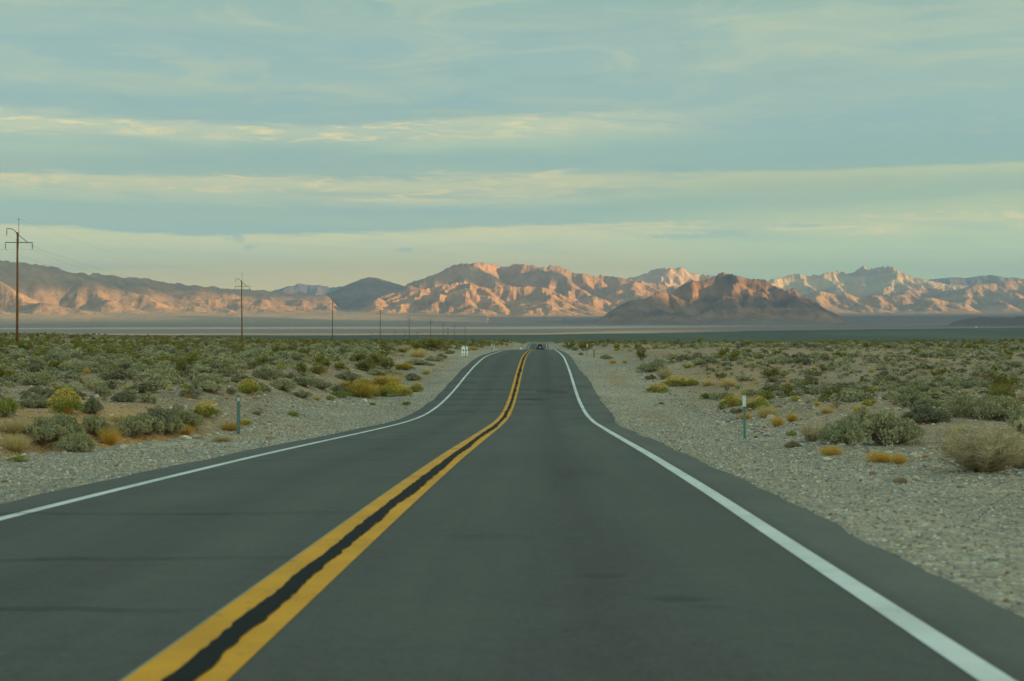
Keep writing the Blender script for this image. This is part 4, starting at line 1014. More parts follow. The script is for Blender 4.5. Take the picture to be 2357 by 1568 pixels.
for (u, v, w, lab, m, flat) in [
    (1776, 898, 26, 'white angular rock above the marker post right of the road', 2, .7), (1772, 968, 30, 'rounded tan rock among the grass right of the marker post', 1, .8),
    (1554, 934, 12, 'small tan rock alone on the right gravel', 1, .7), (1432, 928, 8, 'pale stone at the right gravel edge', 2, .6), (1510, 935, 12, 'blue grey stone left of two pale stones', 0, .6),
    (1798, 985, 16, 'small grey rock beside the golden green tuft', 0, .6), (1582, 985, 22, 'flat tan rock on the gravel left of the marker post', 1, .5),
    (1903, 1062, 26, 'pale flat rock in front of the straw gold tuft', 2, .6), (2110, 1106, 26, 'tan boulder at the gravel edge below the huge dry bush', 1, .75), (2070, 1112, 36, 'broken brown and grey rock left of the tan boulder', 3, .6),
    (1862, 1040, 16, 'grey rock below the twiggy bush of the great clump', 0, .7), (2210, 1122, 28, 'grey rock half buried in the right verge', 0, .6), (2010, 1092, 20, 'small brown rock between gold tufts and gravel', 3, .6),
    (427, 1012, 34, 'pale angular rock in front of the small golden tuft', 2, .55), (452, 1010, 26, 'tan angular rock beside the pale one in front of the golden tuft', 1, .6), (285, 1034, 30, 'pale rock at the foot of the golden green tuft', 2, .5),
    (80, 884, 20, 'round white stone above the bank at far left', 2, .6), (256, 960, 16, 'white stone in the face of the bank', 2, .7), (394, 905, 22, 'blue grey slab on top of the bank', 0, .4), (838, 927, 22, 'pale rock pile stone left below the thicket', 2, .7),
    (1740, 1008, 14, 'brown stone right of the marker post foot', 3, .7), (345, 1062, 14, 'small white stone on the left gravel', 2, .5), (622, 1012, 24, 'dark brown flat stone on the left gravel near the pavement', 3, .5),
]:
    x, y, z = place(u, v); wd = w / F * y
    o = bpy.data.objects.new('rock', stone_mesh(int(u), M_ST[m], 2)); C.objects.link(o); o.location = (x, y, z + wd * .12); o.scale = (wd * 1.05, wd * .9, wd * flat * 1.5); o.rotation_euler = (.1, .05, u)
    tag(o, lab, 'rock', 'larger rocks beside the gravel')
# ------------------------------------------------------------------ solids
def bm_obj(name, bm, mat, parent=None, smooth=False):
    me = bpy.data.meshes.new(name); bm.to_mesh(me); bm.free(); me.materials.append(mat)
    if smooth: me.polygons.foreach_set('use_smooth', [True] * len(me.polygons))
    o = bpy.data.objects.new(name, me); C.objects.link(o)
    if parent: o.parent = parent
    return o
def add_box(bm, c, s, bev=0.0, rot=None):
    g = bmesh.ops.create_cube(bm, size=1.0); vs = g['verts']
    M = Matrix.Translation(c) @ (rot.to_4x4() if rot else Matrix.Identity(4)) @ Matrix.Diagonal((*s, 1)); bmesh.ops.transform(bm, matrix=M, verts=vs)
    if bev:
        es = list({e for v in vs for e in v.link_edges}); bmesh.ops.bevel(bm, geom=es, offset=bev, segments=2, affect='EDGES')
def add_tube(bm, pts, rad, n=8, cap=True):
    pts = [Vector(p) for p in pts]; rads = rad if isinstance(rad, (list, tuple)) else [rad] * len(pts); rings = []
    for i, p in enumerate(pts):
        d = (pts[min(i + 1, len(pts) - 1)] - pts[max(i - 1, 0)]).normalized(); a = d.orthogonal().normalized() if abs(d.z) < .99 else Vector((1, 0, 0)); a = (a - d * a.dot(d)).normalized(); b = d.cross(a)
        rings.append([bm.verts.new(p + (a * math.cos(2 * math.pi * k / n) + b * math.sin(2 * math.pi * k / n)) * rads[i]) for k in range(n)])
    for r, q in zip(rings, rings[1:]):
        for k in range(n): bm.faces.new((r[k], r[(k + 1) % n], q[(k + 1) % n], q[k]))
    if cap: bm.faces.new(rings[0][::-1]); bm.faces.new(rings[-1])
def lathe(bm, c, prof, n=12):
    rings = [[bm.verts.new((c[0] + r * math.cos(2 * math.pi * k / n), c[1] + r * math.sin(2 * math.pi * k / n), c[2] + z)) for k in range(n)] for r, z in prof]
    for r, q in zip(rings, rings[1:]):
        for k in range(n): bm.faces.new((r[k], r[(k + 1) % n], q[(k + 1) % n], q[k]))
    bm.faces.new(rings[0][::-1]); bm.faces.new(rings[-1])
def empty(name, loc, rz=0.0):
    o = bpy.data.objects.new(name, None); C.objects.link(o); o.location = loc; o.rotation_euler = (0, 0, rz); o.empty_display_size = .3; return o
M_WOOD = pmat('weathered_pole_wood', (.20, .095, .040), .9, .2, vary=.3, scale=1.3, bump=.01)
M_STEEL = pmat('dark_galvanised_steel', (.085, .095, .10), .6, .4, vary=.15, scale=4)
M_INS = pmat('brown_porcelain', (.075, .045, .035), .35, .5, vary=.1)
M_WIRE = pmat('dull_wire', (.13, .135, .13), .6, .3, vary=.1)
# ------------------------------------------------------------------ power poles
def make_pole():
    r = empty('power_pole', (0, 0, 0))
    bm = bmesh.new(); add_tube(bm, [(0, 0, -.5), (.01, 0, 6), (-.01, 0, 12), (-.05, 0, 18.25)], [.205, .19, .165, .135], 12); bm_obj('pole', bm, M_WOOD, r, True)
    bm = bmesh.new(); add_tube(bm, [(.10, 0, 15.6), (.17, 0, 18.0), (.16, 0, 20.2)], [.045, .045, .035]); lathe(bm, (.16, 0, 20.2), [(.05, 0), (.09, .05), (.09, .14), (.04, .2)]); bm_obj('ground_wire_spike', bm, M_STEEL, r)
    bm = bmesh.new(); add_tube(bm, [(-.05, -.14, 18.0), (-.30, -.14, 18.35), (-.62, -.14, 18.62), (-1.0, -.14, 18.78), (-1.72, -.14, 18.82)], [.08, .075, .07, .06, .055]); bm_obj('curved_arm', bm, M_STEEL, r, True)
    bm = bmesh.new(); add_box(bm, (.26, -.19, 16.6), (4.40, .12, .13), .012); bm_obj('crossarm', bm, M_STEEL, r)
    bm = bmesh.new(); add_tube(bm, [(.10, -.17, 17.85), (1.62, -.19, 16.66)], .055); bm_obj('brace', bm, M_STEEL, r)
    for x, z in ((-1.68, 18.78), (-1.87, 16.54), (2.40, 16.54)):
        bm = bmesh.new(); y = -.14 if z > 17 else -.19; add_tube(bm, [(x, y, z), (x, y, z - 1.02)], .022, 6)
        for k in range(5):
            zz = z - .24 - k * .15; lathe(bm, (x, y, zz), [(.03, .05), (.10, .03), (.135, -.01), (.05, -.03)], 10)
        add_box(bm, (x, y, z - 1.03), (.05, .22, .05)); bm_obj('insulator_string', bm, M_INS, r)
    bm = bmesh.new()
    for k in range(16): add_box(bm, (.19 - .0015 * k, 0, 3.0 + k * .45), (.10, .03, .03))
    bm_obj('climbing_steps', bm, M_STEEL, r)
    return r
def copy_tree(o):
    c = o.copy(); C.objects.link(c)
    for ch in o.children:
        d = ch.copy(); C.objects.link(d); d.parent = c
    return c
pp = [(39, 226), (557, 414), (765, 618), (875, 812), (942, 1015), (991, 1210), (1020, 1390), (1046, 1560), (1070, 1560)]
tops = [872, 1089, 1187, 1216, 1251, 1272, 1277, 1291, 1300]
plab = ['tall wooden power pole nearest the left frame, its crossarm clear of the mountains', 'second wooden power pole, its top just above the left range', 'third power pole of the row, in front of the pale fan', 'fourth power pole, left of the tall skyline creosote',
        'fifth power pole of the row, standing over the creosote thicket', 'sixth power pole, half as tall as the fifth looks', 'seventh power pole, close right of the sixth', 'small power pole second from the end of the row', 'last power pole of the row, just above the white barricade']
POLE = make_pole(); poles = []
for i, ((u, d), tp) in enumerate(zip(pp, tops)):
    x = (u - U0) / F * d; z = -(tp - V0 * 1.7378) / 5689.5 * d - 20.4
    if i < 4: z = gz(x, d)
    else: z = min(gz(x, d), z)
    o = POLE if i == 0 else copy_tree(POLE)
    if i == 8: d = 1740; x = (u - U0) / F * d; z = min(gz(x, d), -(tp - V0 * 1.7378) / 5689.5 * d - 20.4)
    o.location = (x, d, z); o.rotation_euler = (R([0, .4, -.3, .5, 0, .3, -.6, .4, -1.2][i]), R([.35, -.3, .5, .25, -.2, .4, 0, .3, .9][i]), R([0, -2, 1, 3, -2, 2, 0, 4, -3][i]))
    tag(o, plab[i], 'power pole', 'wooden power poles left of the road'); poles.append((x, d, z))
# wires
hang = [(.16, 20.4, 'topmost thin ground wire sagging between the power poles', .006), (-1.68, 17.72, 'conductor hung from the curved arms of the power poles', .008), (-1.87, 15.48, 'conductor hung from the left crossarm ends', .008), (2.40, 15.48, 'conductor hung from the right crossarm ends', .008)]
for hx_, hz_, lab, rad in hang:
    pts = [(-79.5, 26.0, -1.2)] + poles; P = []
    for a, b in zip(pts, pts[1:]):
        for k in range(16):
            t = k / 16; sag = 4 * t * (1 - t) * (3.6 if hz_ < 20 else 2.6)
            P.append((a[0] + (b[0] - a[0]) * t + hx_, a[1] + (b[1] - a[1]) * t - .19, a[2] + (b[2] - a[2]) * t + hz_ - sag))
    P.append((pts[-1][0] + hx_, pts[-1][1] - .19, pts[-1][2] + hz_))
    bm = bmesh.new(); add_tube(bm, P, rad, 5); me_o = bm_obj('power_line', bm, M_WIRE)
    tag(me_o, lab, 'power line', 'wires along the pole row')
# far line of small poles across the valley floor
def small_pole():
    r = empty('utility_pole', (0, 0, 0))
    bm = bmesh.new(); add_tube(bm, [(0, 0, -1.5), (0, 0, 13.8)], [.26, .17], 8); bm_obj('pole', bm, M_WOOD, r)
    bm = bmesh.new(); add_box(bm, (0, -.2, 12.6), (2.8, .14, .16)); 
    for x in (-1.25, -.5, .5, 1.25): lathe(bm, (x, -.2, 12.68), [(.05, 0), (.09, .1), (.05, .28)], 8)
    bm_obj('crossarm', bm, M_STEEL, r); return r
SP = None
for j, (zx, d, zt) in enumerate([(1697, 1330, 762), (1433, 1800, 790), (1327, 1900, 797), (1243, 1950, 797), (1043, 2500, 818), (875, 2700, 822), (722, 2900, 825), (587, 3050, 826), (465, 3200, 822), (360, 3300, 817), (120, 3600, 822)]):
    us = (1000 + zx * .4667) / 1.7378; x = (us - U0) / F * d; ytop = 950 + zt * .4667
    z = -(ytop - 1272.1) / 5689.5 * d - 13.8; g = gz(x, d); z = min(z, g)
    o = SP if SP else small_pole()
    if SP: o = copy_tree(SP)
    SP = SP or o; o.location = (x, d, z)
    names = ['between the sixth and last big poles', 'just right of the fifth big pole', 'left of the fifth big pole', 'midway between the fourth and fifth big poles', 'right beside the fourth big pole', 'left of the fourth big pole', 'just right of the third big pole', 'left of the third big pole', 'midway between the second and third big poles', 'a quarter of the way right of the second big pole', 'just right of the second big pole']
    tag(o, 'tiny distant utility pole ' + names[j], 'utility pole', 'tiny poles on the valley floor')

# ------------------------------------------------------------------ roadside posts
M_GRN = pmat('green_grey_post', (.19, .30, .28), .6, .3, vary=.12, scale=8); M_DKG = pmat('dark_blue_green_post', (.05, .085, .095), .6, .3, vary=.12, scale=8)
M_WHT = pmat('white_reflective_sheet', (.74, .78, .76), .45, .4, vary=.05, scale=4); M_GREYP = pmat('grey_flexible_post', (.24, .33, .33), .6, .3, vary=.1, scale=8)
M_PLA = pmat('white_plastic', (.88, .88, .80), .5, .4, vary=.06, scale=5); M_DARK = pmat('dark_sign_back', (.10, .12, .12), .6, .4, vary=.15, scale=4)
M_SIGNG = pmat('green_sign_sheet', (.12, .40, .33), .5, .4, vary=.08, scale=6)
def u_post(bm, h, w=.062, lean=0.0):
    for dx, dy, sx, sy in ((0, .012, w * .5, .004), (-w * .32, 0, .004, .03), (w * .32, 0, .004, .03), (-w * .48, -.014, w * .34, .004), (w * .48, -.014, w * .34, .004)):
        add_box(bm, (dx, dy, h / 2 - .12), (sx, sy, h + .24))
def marker_post(x, y, h, plate, label, cat='marker post', mat=None, pw=.10, ph=.30, thin=False, lean=0.0, bars=None):
    r = empty('marker_post', (x, y, gz(x, y))); r.rotation_euler = (0, R(lean), 0)
    bm = bmesh.new(); u_post(bm, h); bm_obj('post', bm, mat or M_GRN, r)
    bm = bmesh.new(); add_box(bm, (0, -.024, h - ph / 2 - .02), (pw, .006, ph), .0); bm_obj('reflector_panel', bm, plate, r)
    if bars:
        bm = bmesh.new(); add_box(bm, (0, -.0295, h - ph / 2 - .02), (pw * .36, .003, ph)); bm_obj('centre_stripe', bm, bars, r)
    bm = bmesh.new()
    for zz in (h - .06, h - ph + .04): lathe(bm, (0, 0, 0), [(.0, 0)]) if False else add_box(bm, (0, -.031, zz), (.014, .006, .014))
    bm_obj('bolts', bm, M_STEEL, r)
    tag(r, label, cat, 'roadside marker posts'); return r
def uv_at(usrc, d): return (usrc / 1.7378 - U0) / F * d
x, y, z = place(1714, 1010)
marker_post(x, y, 1.2, M_WHT, 'green steel post with a tall white reflector panel, nearest the camera on the right', pw=.092, ph=.30, lean=-.8)
# flexible reflector post on the left
x, y, z = place(549, 999)
r = empty('reflector_post', (x, y, z)); bm = bmesh.new(); hh = 90 / F * y
n = 10
V = []; 
for j in range(13):
    t = j / 12; zz = hh * t - (.08 if j == 0 else 0); wv = .052 * (1 if t < .93 else math.sqrt(max(.02, 1 - ((t - .93) / .075) ** 2)))
    for k in range(n + 1):
        q = -1 + 2 * k / n; V.append(bm.verts.new((wv * q, -.016 * (1 - q * q), zz)))
for j in range(12):
    for k in range(n): bm.faces.new((V[j * (n + 1) + k], V[j * (n + 1) + k + 1], V[(j + 1) * (n + 1) + k + 1], V[(j + 1) * (n + 1) + k]))
bmesh.ops.solidify(bm, geom=bm.faces[:], thickness=.006); bm_obj('post', bm, M_GREYP, r, True)
bm = bmesh.new(); add_box(bm, (0, -.0215, hh * .885), (.055, .005, .10), .002); bm_obj('reflector_patch', bm, M_WHT, r)
tag(r, 'grey flexible post with a small white reflective patch, nearest on the left', 'reflector post')
# right side posts
x = uv_at(2348, 143); marker_post(x, 143, 1.2, M_WHT, 'green post with a white top panel beyond the dip right of the road', pw=.10, ph=.33, lean=.6)
# mile marker with white characters
x = uv_at(2376.5, 136); r = empty('mile_marker', (x, 136, gz(x, 136))); r.rotation_euler = (0, R(-1.2), 0)
bm = bmesh.new(); u_post(bm, 1.12, .07); bm_obj('post', bm, M_DKG, r)
bm = bmesh.new(); add_box(bm, (0, -.026, .93), (.115, .006, .36)); pn = bm_obj('sign_panel', bm, M_SIGNG, r)
bm = bmesh.new()
def strokes(zc, segs):
    for (x0, z0, x1, z1) in segs:
        a_ = Vector((x0, -.031, zc + z0)); b_ = Vector((x1, -.031, zc + z1)); d_ = b_ - a_
        add_box(bm, (a_ + b_) / 2, (d_.length + .012, .003, .014), 0.0, Matrix.Rotation(-math.atan2(d_.z, d_.x), 3, 'Y'))
strokes(1.045, [(0, -.04, 0, .04), (-.015, .025, 0, .04)])
strokes(.935, [(-.022, .04, .022, .04), (.022, .04, .022, .004), (.022, 0, -.022, -.036), (-.022, -.04, .024, -.04)])
strokes(.825, [(-.022, .04, .024, .04), (.022, .036, -.006, -.04)])
bm_obj('characters', bm, M_WHT, r)
tag(r, 'dark post with a green panel of white characters right of the road', 'mile marker')
x = uv_at(2275.6, 236); marker_post(x, 236, 1.25, M_WHT, 'white panelled post in front of the dark creosotes at the crest', pw=.11, ph=.32)
x = uv_at(2233, 395); marker_post(x, 395, 1.2, M_WHT, 'small white marker beside the orange weeds past the crest', pw=.2, ph=.32)
x = uv_at(2211.5, 520); marker_post(x, 520, 1.3, M_WHT, 'white marker on the far verge right of the dark car', pw=.2, ph=.45)
x = uv_at(2189, 610); marker_post(x, 610, 1.3, M_WHT, 'thin white marker close right of the distant pavement', pw=.12, ph=.6)
x = uv_at(2201, 720); marker_post(x, 720, 1.5, M_WHT, 'farthest white marker right of the road', pw=.22, ph=.4)
# left side
x = uv_at(1967, 212); marker_post(x, 212, 1.05, M_WHT, 'pale panel with a grey centre stripe left of the far crest', pw=.19, ph=.50, bars=M_GREYP, mat=M_GREYP)
x = uv_at(1977, 200); marker_post(x, 200, 1.0, M_WHT, 'slim white post close right of the striped panel', pw=.065, ph=.6, mat=M_PLA)
x = uv_at(2037, 288); marker_post(x, 288, 1.1, M_WHT, 'short pale post at the left edge of the crest', pw=.07, ph=.3, mat=M_GREYP)
x = uv_at(2095.6, 560); marker_post(x, 560, 1.1, M_WHT, 'thin white marker left of the far road behind the small barricade', pw=.10, ph=.4)
x = uv_at(2115.6, 620); marker_post(x, 620, 1.1, M_WHT, 'thin white marker at the far left pavement edge', pw=.10, ph=.4)
# white plastic barricades
def barricade(x, y, label, s=1.0, rz=0.0):
    r = empty('barricade', (x, y, gz(x, y) + .01), rz); r.scale = (s, s, s)
    for sy, nm in ((-1, 'front_panel'), (1, 'back_panel')):
        bm = bmesh.new(); W_, H_ = .63, .92
        def bar(x0, x1, z0, z1): 
            lean = .20
            zc = (z0 + z1) / 2; add_box(bm, ((x0 + x1) / 2, sy * (.25 - lean * zc), zc), (x1 - x0, .05, z1 - z0), .006, Matrix.Rotation(sy * math.atan(lean), 3, 'X'))
        g = .002
        for k in (-1, 1): bar(k * .275 - .045, k * .275 + .045, 0, H_)
        bar(-.06, .06, .0 + .08, .26 - g); bar(-.06, .06, .46, .62 - g)
        bar(-.228, .228, .0 + .02, .08 - g); bar(-.228, .228, .26, .46 - g); bar(-.228, .228, .62, H_ - .02)
        bm_obj(nm, bm, M_PLA, r)
    bm = bmesh.new(); add_box(bm, (0, 0, .93), (.30, .10, .05), .01)
    for k in (-1, 1): add_box(bm, (k * .21, 0, .945), (.03, .06, .10), .006)
    bm_obj('carry_handle', bm, M_PLA, r)
    bm = bmesh.new()
    for k in (-1, 1): add_box(bm, (k * .27, 0, .12), (.035, .46, .04))
    bm_obj('spreader', bm, M_PLA, r)
    tag(r, label, 'barricade', 'white plastic barricades'); return r
xb = uv_at(1859, 143); barricade(xb, 143, 'white plastic folding barricade with four square holes on the left gravel')
xs_ = uv_at(1860, 144.2); r = empty('diamond_sign', (xs_, 144.4, gz(xs_, 144.4)))
bm = bmesh.new(); add_box(bm, (0, 0, .58), (.66, .012, .66), .0, Matrix.Rotation(R(45), 3, 'Y')); bm_obj('panel', bm, M_DARK, r)
bm = bmesh.new(); 
for k in (-1, 1): add_tube(bm, [(k * .05, .02, .6), (k * .34, .25, 0)], .014, 6)
bm_obj('stand', bm, M_STEEL, r); tag(r, 'dark diamond shaped sign standing behind the near white barricade', 'sign')
xd = uv_at(1862.5, 138); marker_post(xd, 138, 1.28, M_GREYP, 'slim grey green post in front of the near white barricade', mat=M_GREYP, pw=.07, ph=.5)
xf = uv_at(2084.6, 470); barricade(xf, 470, 'small distant white barricade left of the far road', 1.12)
# distant white specks in the scrub
for us_, d, s_, lab in ((2058, 420, .9, 'white marker lying in the scrub left of the far road'), (2141, 760, 1.1, 'faint white dot marker beyond the second crest')):
    x = uv_at(us_, d); marker_post(x, d, s_, M_WHT, lab, pw=.22, ph=.35)
# pale hut far off on the plain
d = 9500; x = (2247 - U0) / F * d; z = gz(x, d); r = empty('hut', (x, d, z + 0))
bm = bmesh.new(); add_box(bm, (0, 0, 2.0), (12, 8, 6)); bm_obj('wall', bm, M_WHT, r)
bm = bmesh.new()
vs = [bm.verts.new(p) for p in ((-6.5, -4.6, 5.003), (6.5, -4.6, 5.003), (6.5, 4.6, 5.003), (-6.5, 4.6, 5.003), (-6.5, 0, 7.2), (6.5, 0, 7.2))]
for f in ((0, 1, 5, 4), (2, 3, 4, 5), (0, 4, 3), (1, 2, 5), (3, 2, 1, 0)): bm.faces.new([vs[i] for i in f])
bm_obj('roof', bm, M_PLA, r); tag(r, 'lone tiny white hut on the plain at far right', 'hut')

# ------------------------------------------------------------------ car
def car():
    y0 = 377.0; x0 = (2160 / 1.7378 - U0) / F * y0; c0 = x0 - float(road_x(y0)); z0 = float(rsurf(c0, y0))
    r = empty('car', (x0, y0, z0 + .0), -math.atan(.0209)); sl = (float(road_z(y0 + 2)) - float(road_z(y0 - 2))) / 4; r.rotation_euler = (math.atan(sl), 0, -math.atan(.0209))
    body = pmat('dark_metallic_paint', (.030, .040, .045), .3, .5, .5, vary=.03, coat=1.0); glass = pmat('tinted_glass', (.008, .012, .014), .05, .7, vary=.02)
    tyre = pmat('tyre_rubber', (.02, .02, .02), .9, .2); rim = pmat('alloy_rim', (.30, .31, .31), .4, .5, .8); sky_silver = pmat('silver_sky_reflection', (.62, .64, .62), .35, .5, .4); blk = pmat('black_plastic', (.022, .023, .024), .7, .3)
    red = pmat('red_lamp_lens', (.30, .02, .015), .2, .6); tan = pmat('tan_bumper_trim', (.22, .19, .13), .4, .5)
    # lower body: lofted sections rear to front
    def loft(name, secs, mat):
        bm = bmesh.new(); rings = []
        for (y, hw, zb, zt, rb) in secs:
            ring = []
            for (sx, sz) in ((-1, -1), (1, -1), (1, 1), (-1, 1)):
                for k in range(4):
                    a = math.pi / 2 * (k / 3) ; base = {(-1, -1): math.pi, (1, -1): 1.5 * math.pi, (1, 1): 0, (-1, 1): .5 * math.pi}[(sx, sz)]
                    cx = sx * (hw - rb); cz = (zb + rb) if sz < 0 else (zt - rb); ring.append(bm.verts.new((cx + rb * math.cos(base + a), y, cz + rb * math.sin(base + a))))
            rings.append(ring)
        n = len(rings[0])
        for p, q in zip(rings, rings[1:]):
            for k in range(n): bm.faces.new((p[k], q[k], q[(k + 1) % n], p[(k + 1) % n]))
        bm.faces.new(rings[0]); bm.faces.new(rings[-1][::-1]); bmesh.ops.recalc_face_normals(bm, faces=bm.faces[:]); return bm_obj(name, bm, mat, r, True)
    bd = loft('body', [(-2.32, .84, .42, .96, .10), (-2.24, .93, .34, 1.06, .12), (-1.7, .955, .27, 1.10, .12), (0, .96, .25, 1.08, .12), (1.3, .95, .26, 1.02, .12), (2.0, .90, .30, .94, .12), (2.34, .78, .38, .80, .10)], body)
    loft('cabin', [(-2.16, .74, .95, 1.08, .05), (-1.92, .70, .95, 1.60, .10), (-1.5, .69, .95, 1.70, .12), (-.2, .69, .95, 1.71, .12), (.5, .68, .95, 1.62, .12), (1.25, .72, .95, 1.05, .05)], body)
    bm = bmesh.new(); V = [bm.verts.new(p) for p in ((-.66, -2.185, 1.10), (.66, -2.185, 1.10), (.60, -1.965, 1.56), (-.60, -1.965, 1.56))]; bm.faces.new(V); bmesh.ops.solidify(bm, geom=bm.faces[:], thickness=-.01); bm_obj('rear_window', bm, glass, r)
    for s in (-1, 1):
        bm = bmesh.new(); V = [bm.verts.new(p) for p in ((s * .735, -1.75, 1.12), (s * .735, .95, 1.12), (s * .705, .45, 1.52), (s * .705, -1.65, 1.55))]; bm.faces.new(V if s < 0 else V[::-1]); bmesh.ops.solidify(bm, geom=bm.faces[:], thickness=.01); bm_obj('side_window', bm, glass, r)
        bm = bmesh.new(); add_tube(bm, [(s * .66, -1.80, 1.68), (s * .665, -1.6, 1.755), (s * .665, .1, 1.76), (s * .66, .35, 1.69)], .024); bm_obj('roof_rail', bm, sky_silver, r, True)  # roof rails, silvered to carry the sky reflected along the roof edge
        bm = bmesh.new(); add_tube(bm, [(s * .70, -2.20, 1.08), (s * .635, -1.96, 1.60)], .028); bm_obj('pillar_reflection', bm, sky_silver, r, True)  # pale strips put in for bright sky reflected on the dark paint
        bm = bmesh.new(); add_box(bm, (s * .72, -2.26, .99), (.36, .10, .12), .03); bm_obj('tail_light', bm, red, r)
        bm = bmesh.new(); add_box(bm, (s * 1.03, .85, 1.12), (.16, .12, .14), .03); bm_obj('side_mirror', bm, body, r)
        for yy in (-1.42, 1.42):
            bm = bmesh.new(); lathe(bm, (0, 0, 0), [(.26, -.12), (.345, -.115), (.36, -.07), (.36, .07), (.345, .115), (.26, .12)], 24); bmesh.ops.rotate(bm, verts=bm.verts[:], matrix=Matrix.Rotation(R(90), 3, 'Y')); bmesh.ops.translate(bm, verts=bm.verts[:], vec=(s * .84, yy, .36)); w_ = bm_obj('wheel', bm, tyre, r, True)
            bm = bmesh.new(); lathe(bm, (0, 0, 0), [(.05, -.127), (.25, -.124), (.25, .124), (.05, .127)], 16); bmesh.ops.rotate(bm, verts=bm.verts[:], matrix=Matrix.Rotation(R(90), 3, 'Y')); bmesh.ops.translate(bm, verts=bm.verts[:], vec=(s * .84, yy, .36)); bm_obj('rim', bm, rim, w_)
    bm = bmesh.new(); add_box(bm, (0, -2.31, .46), (1.62, .12, .26), .04); bp = bm_obj('rear_bumper', bm, blk, r)
    bm = bmesh.new(); add_box(bm, (0, -2.375, .50), (1.30, .02, .07), .005); bm_obj('bumper_strip', bm, tan, bp)  # tan trim strip across the rear bumper
    bm = bmesh.new(); add_box(bm, (0, -2.335, .86), (.32, .03, .17), .004); bm_obj('licence_plate', bm, M_WHT, r)
    bm = bmesh.new(); add_box(bm, (0, -2.04, 1.665), (1.12, .22, .035), .01); bm_obj('roof_spoiler', bm, body, r)
    bm = bmesh.new(); add_box(bm, (0, -1.75, 1.735), (.05, .14, .06), .015); bm_obj('roof_antenna', bm, blk, r)
    tag(r, 'dark sport utility car seen from behind, driving away past the crest', 'car')
car()
# the ranges, near to far
mountain('mountain', 'lone dark brown craggy mountain standing on the plain right of the road',
    [(1345, 749, 14300), (1379, 731, 14400), (1419, 707, 14500), (1449, 692, 14600), (1486, 687, 14700), (1511, 672, 14750), (1530, 670, 14800), (1548, 676, 14900), (1575, 690, 14950), (1610, 705, 14900), (1645, 722, 14800), (1680, 738, 14700)],
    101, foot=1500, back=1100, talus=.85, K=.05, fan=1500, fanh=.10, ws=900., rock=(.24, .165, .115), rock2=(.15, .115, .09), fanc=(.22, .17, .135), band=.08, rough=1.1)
mountain('mountain', 'taller dark brown craggy summit with a knob, right behind the lone front hill',
    [(1530, 690, 16100), (1548, 672, 16000), (1562, 661, 16000), (1591, 645, 16000), (1613, 647, 16000), (1634, 641, 16000), (1655, 632, 16000), (1659, 627, 16000), (1666, 626, 16000), (1671, 633, 16000), (1680, 630, 16000), (1704, 636, 16000), (1720, 640, 16050),
     (1747, 642, 16100), (1761, 642, 16150), (1774, 653, 16200), (1806, 666, 16250), (1830, 665, 16300), (1844, 680, 16300), (1887, 701, 16300), (1913, 717, 16250), (1942, 731, 16200), (1965, 742, 16200)],
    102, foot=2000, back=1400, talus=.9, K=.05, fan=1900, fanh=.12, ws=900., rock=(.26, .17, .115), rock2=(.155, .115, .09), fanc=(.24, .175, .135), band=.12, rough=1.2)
mountain('mountain_range', 'long rounded range rising to the left edge behind the power poles',
    [(-330, 575, 14800), (-160, 590, 15400), (-60, 594, 15700), (0, 598, 16000), (60, 606, 16300), (110, 610, 16700), (165, 628, 17200), (215, 629, 17700), (270, 636, 18300), (345, 641, 19000), (390, 652, 19600), (440, 655, 20200), (500, 662, 20900), (560, 666, 21600), (620, 669, 22300), (700, 674, 23200), (760, 682, 24000)],
    103, foot=3600, back=2600, talus=.45, K=.04, rows=280, kr=41, fan=3900, fanh=.30, pw=1.5, wander=.5, pad=90, rock=(.36, .25, .165), rock2=(.28, .215, .165), fanc=(.35, .25, .165), rough=.8)
mountain('hill', 'smooth dark rounded hill just left of the tall central range',
    [(690, 690, 24500), (740, 682, 24600), (780, 664, 24700), (800, 655, 24700), (830, 642, 24700), (850, 638, 24700), (870, 640, 24700), (900, 650, 24800), (925, 657, 24900), (960, 664, 25000)],
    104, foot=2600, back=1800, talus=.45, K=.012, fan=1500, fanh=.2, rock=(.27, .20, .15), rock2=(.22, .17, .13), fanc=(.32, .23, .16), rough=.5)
mountain('mountain_range', 'low sunlit front ridge of fluted cliffs below the tall central range',
    [(835, 706, 20600), (860, 690, 20700), (884, 678, 20800), (915, 673, 20900), (943, 668, 21000), (975, 664, 21000), (1005, 660, 21000), (1021, 653, 21000), (1050, 655, 21000), (1085, 653, 21000), (1110, 661, 21000), (1129, 664, 21000), (1151, 660, 21000), (1190, 660, 21000), (1218, 657, 21100), (1264, 664, 21100), (1290, 678, 21100), (1325, 692, 21200), (1379, 708, 21300)],
    105, foot=1700, back=1100, talus=.8, K=.05, fan=1400, fanh=.12, rock=(.40, .27, .165), rock2=(.32, .22, .14), fanc=(.40, .27, .16), band=.05, rough=1.1)
mountain('mountain_range', 'tall orange lit central range of broad folded ridges',
    [(880, 690, 24800), (920, 664, 24900), (945, 651, 25000), (975, 641, 25000), (1010, 627, 25000), (1040, 612, 25000), (1065, 606, 25000), (1100, 605, 25000), (1140, 608, 25000), (1160, 614, 25000), (1185, 609, 25000), (1200, 606, 25000), (1230, 612, 25000), (1250, 616, 25000), (1275, 612, 25000), (1290, 613, 25000), (1320, 628, 25000), (1350, 630, 25000), (1370, 636, 25000), (1400, 634, 25000),
     (1440, 641, 25000), (1480, 648, 25000), (1520, 655, 25100), (1570, 664, 25200), (1640, 676, 25300)],
    106, kr=21, foot=4200, back=2800, talus=.6, K=.06, rows=260, fan=900, fanh=.12, wander=.5, ws=2200., rock=(.40, .265, .165), rock2=(.30, .215, .145), fanc=(.40, .27, .17), rough=.9)
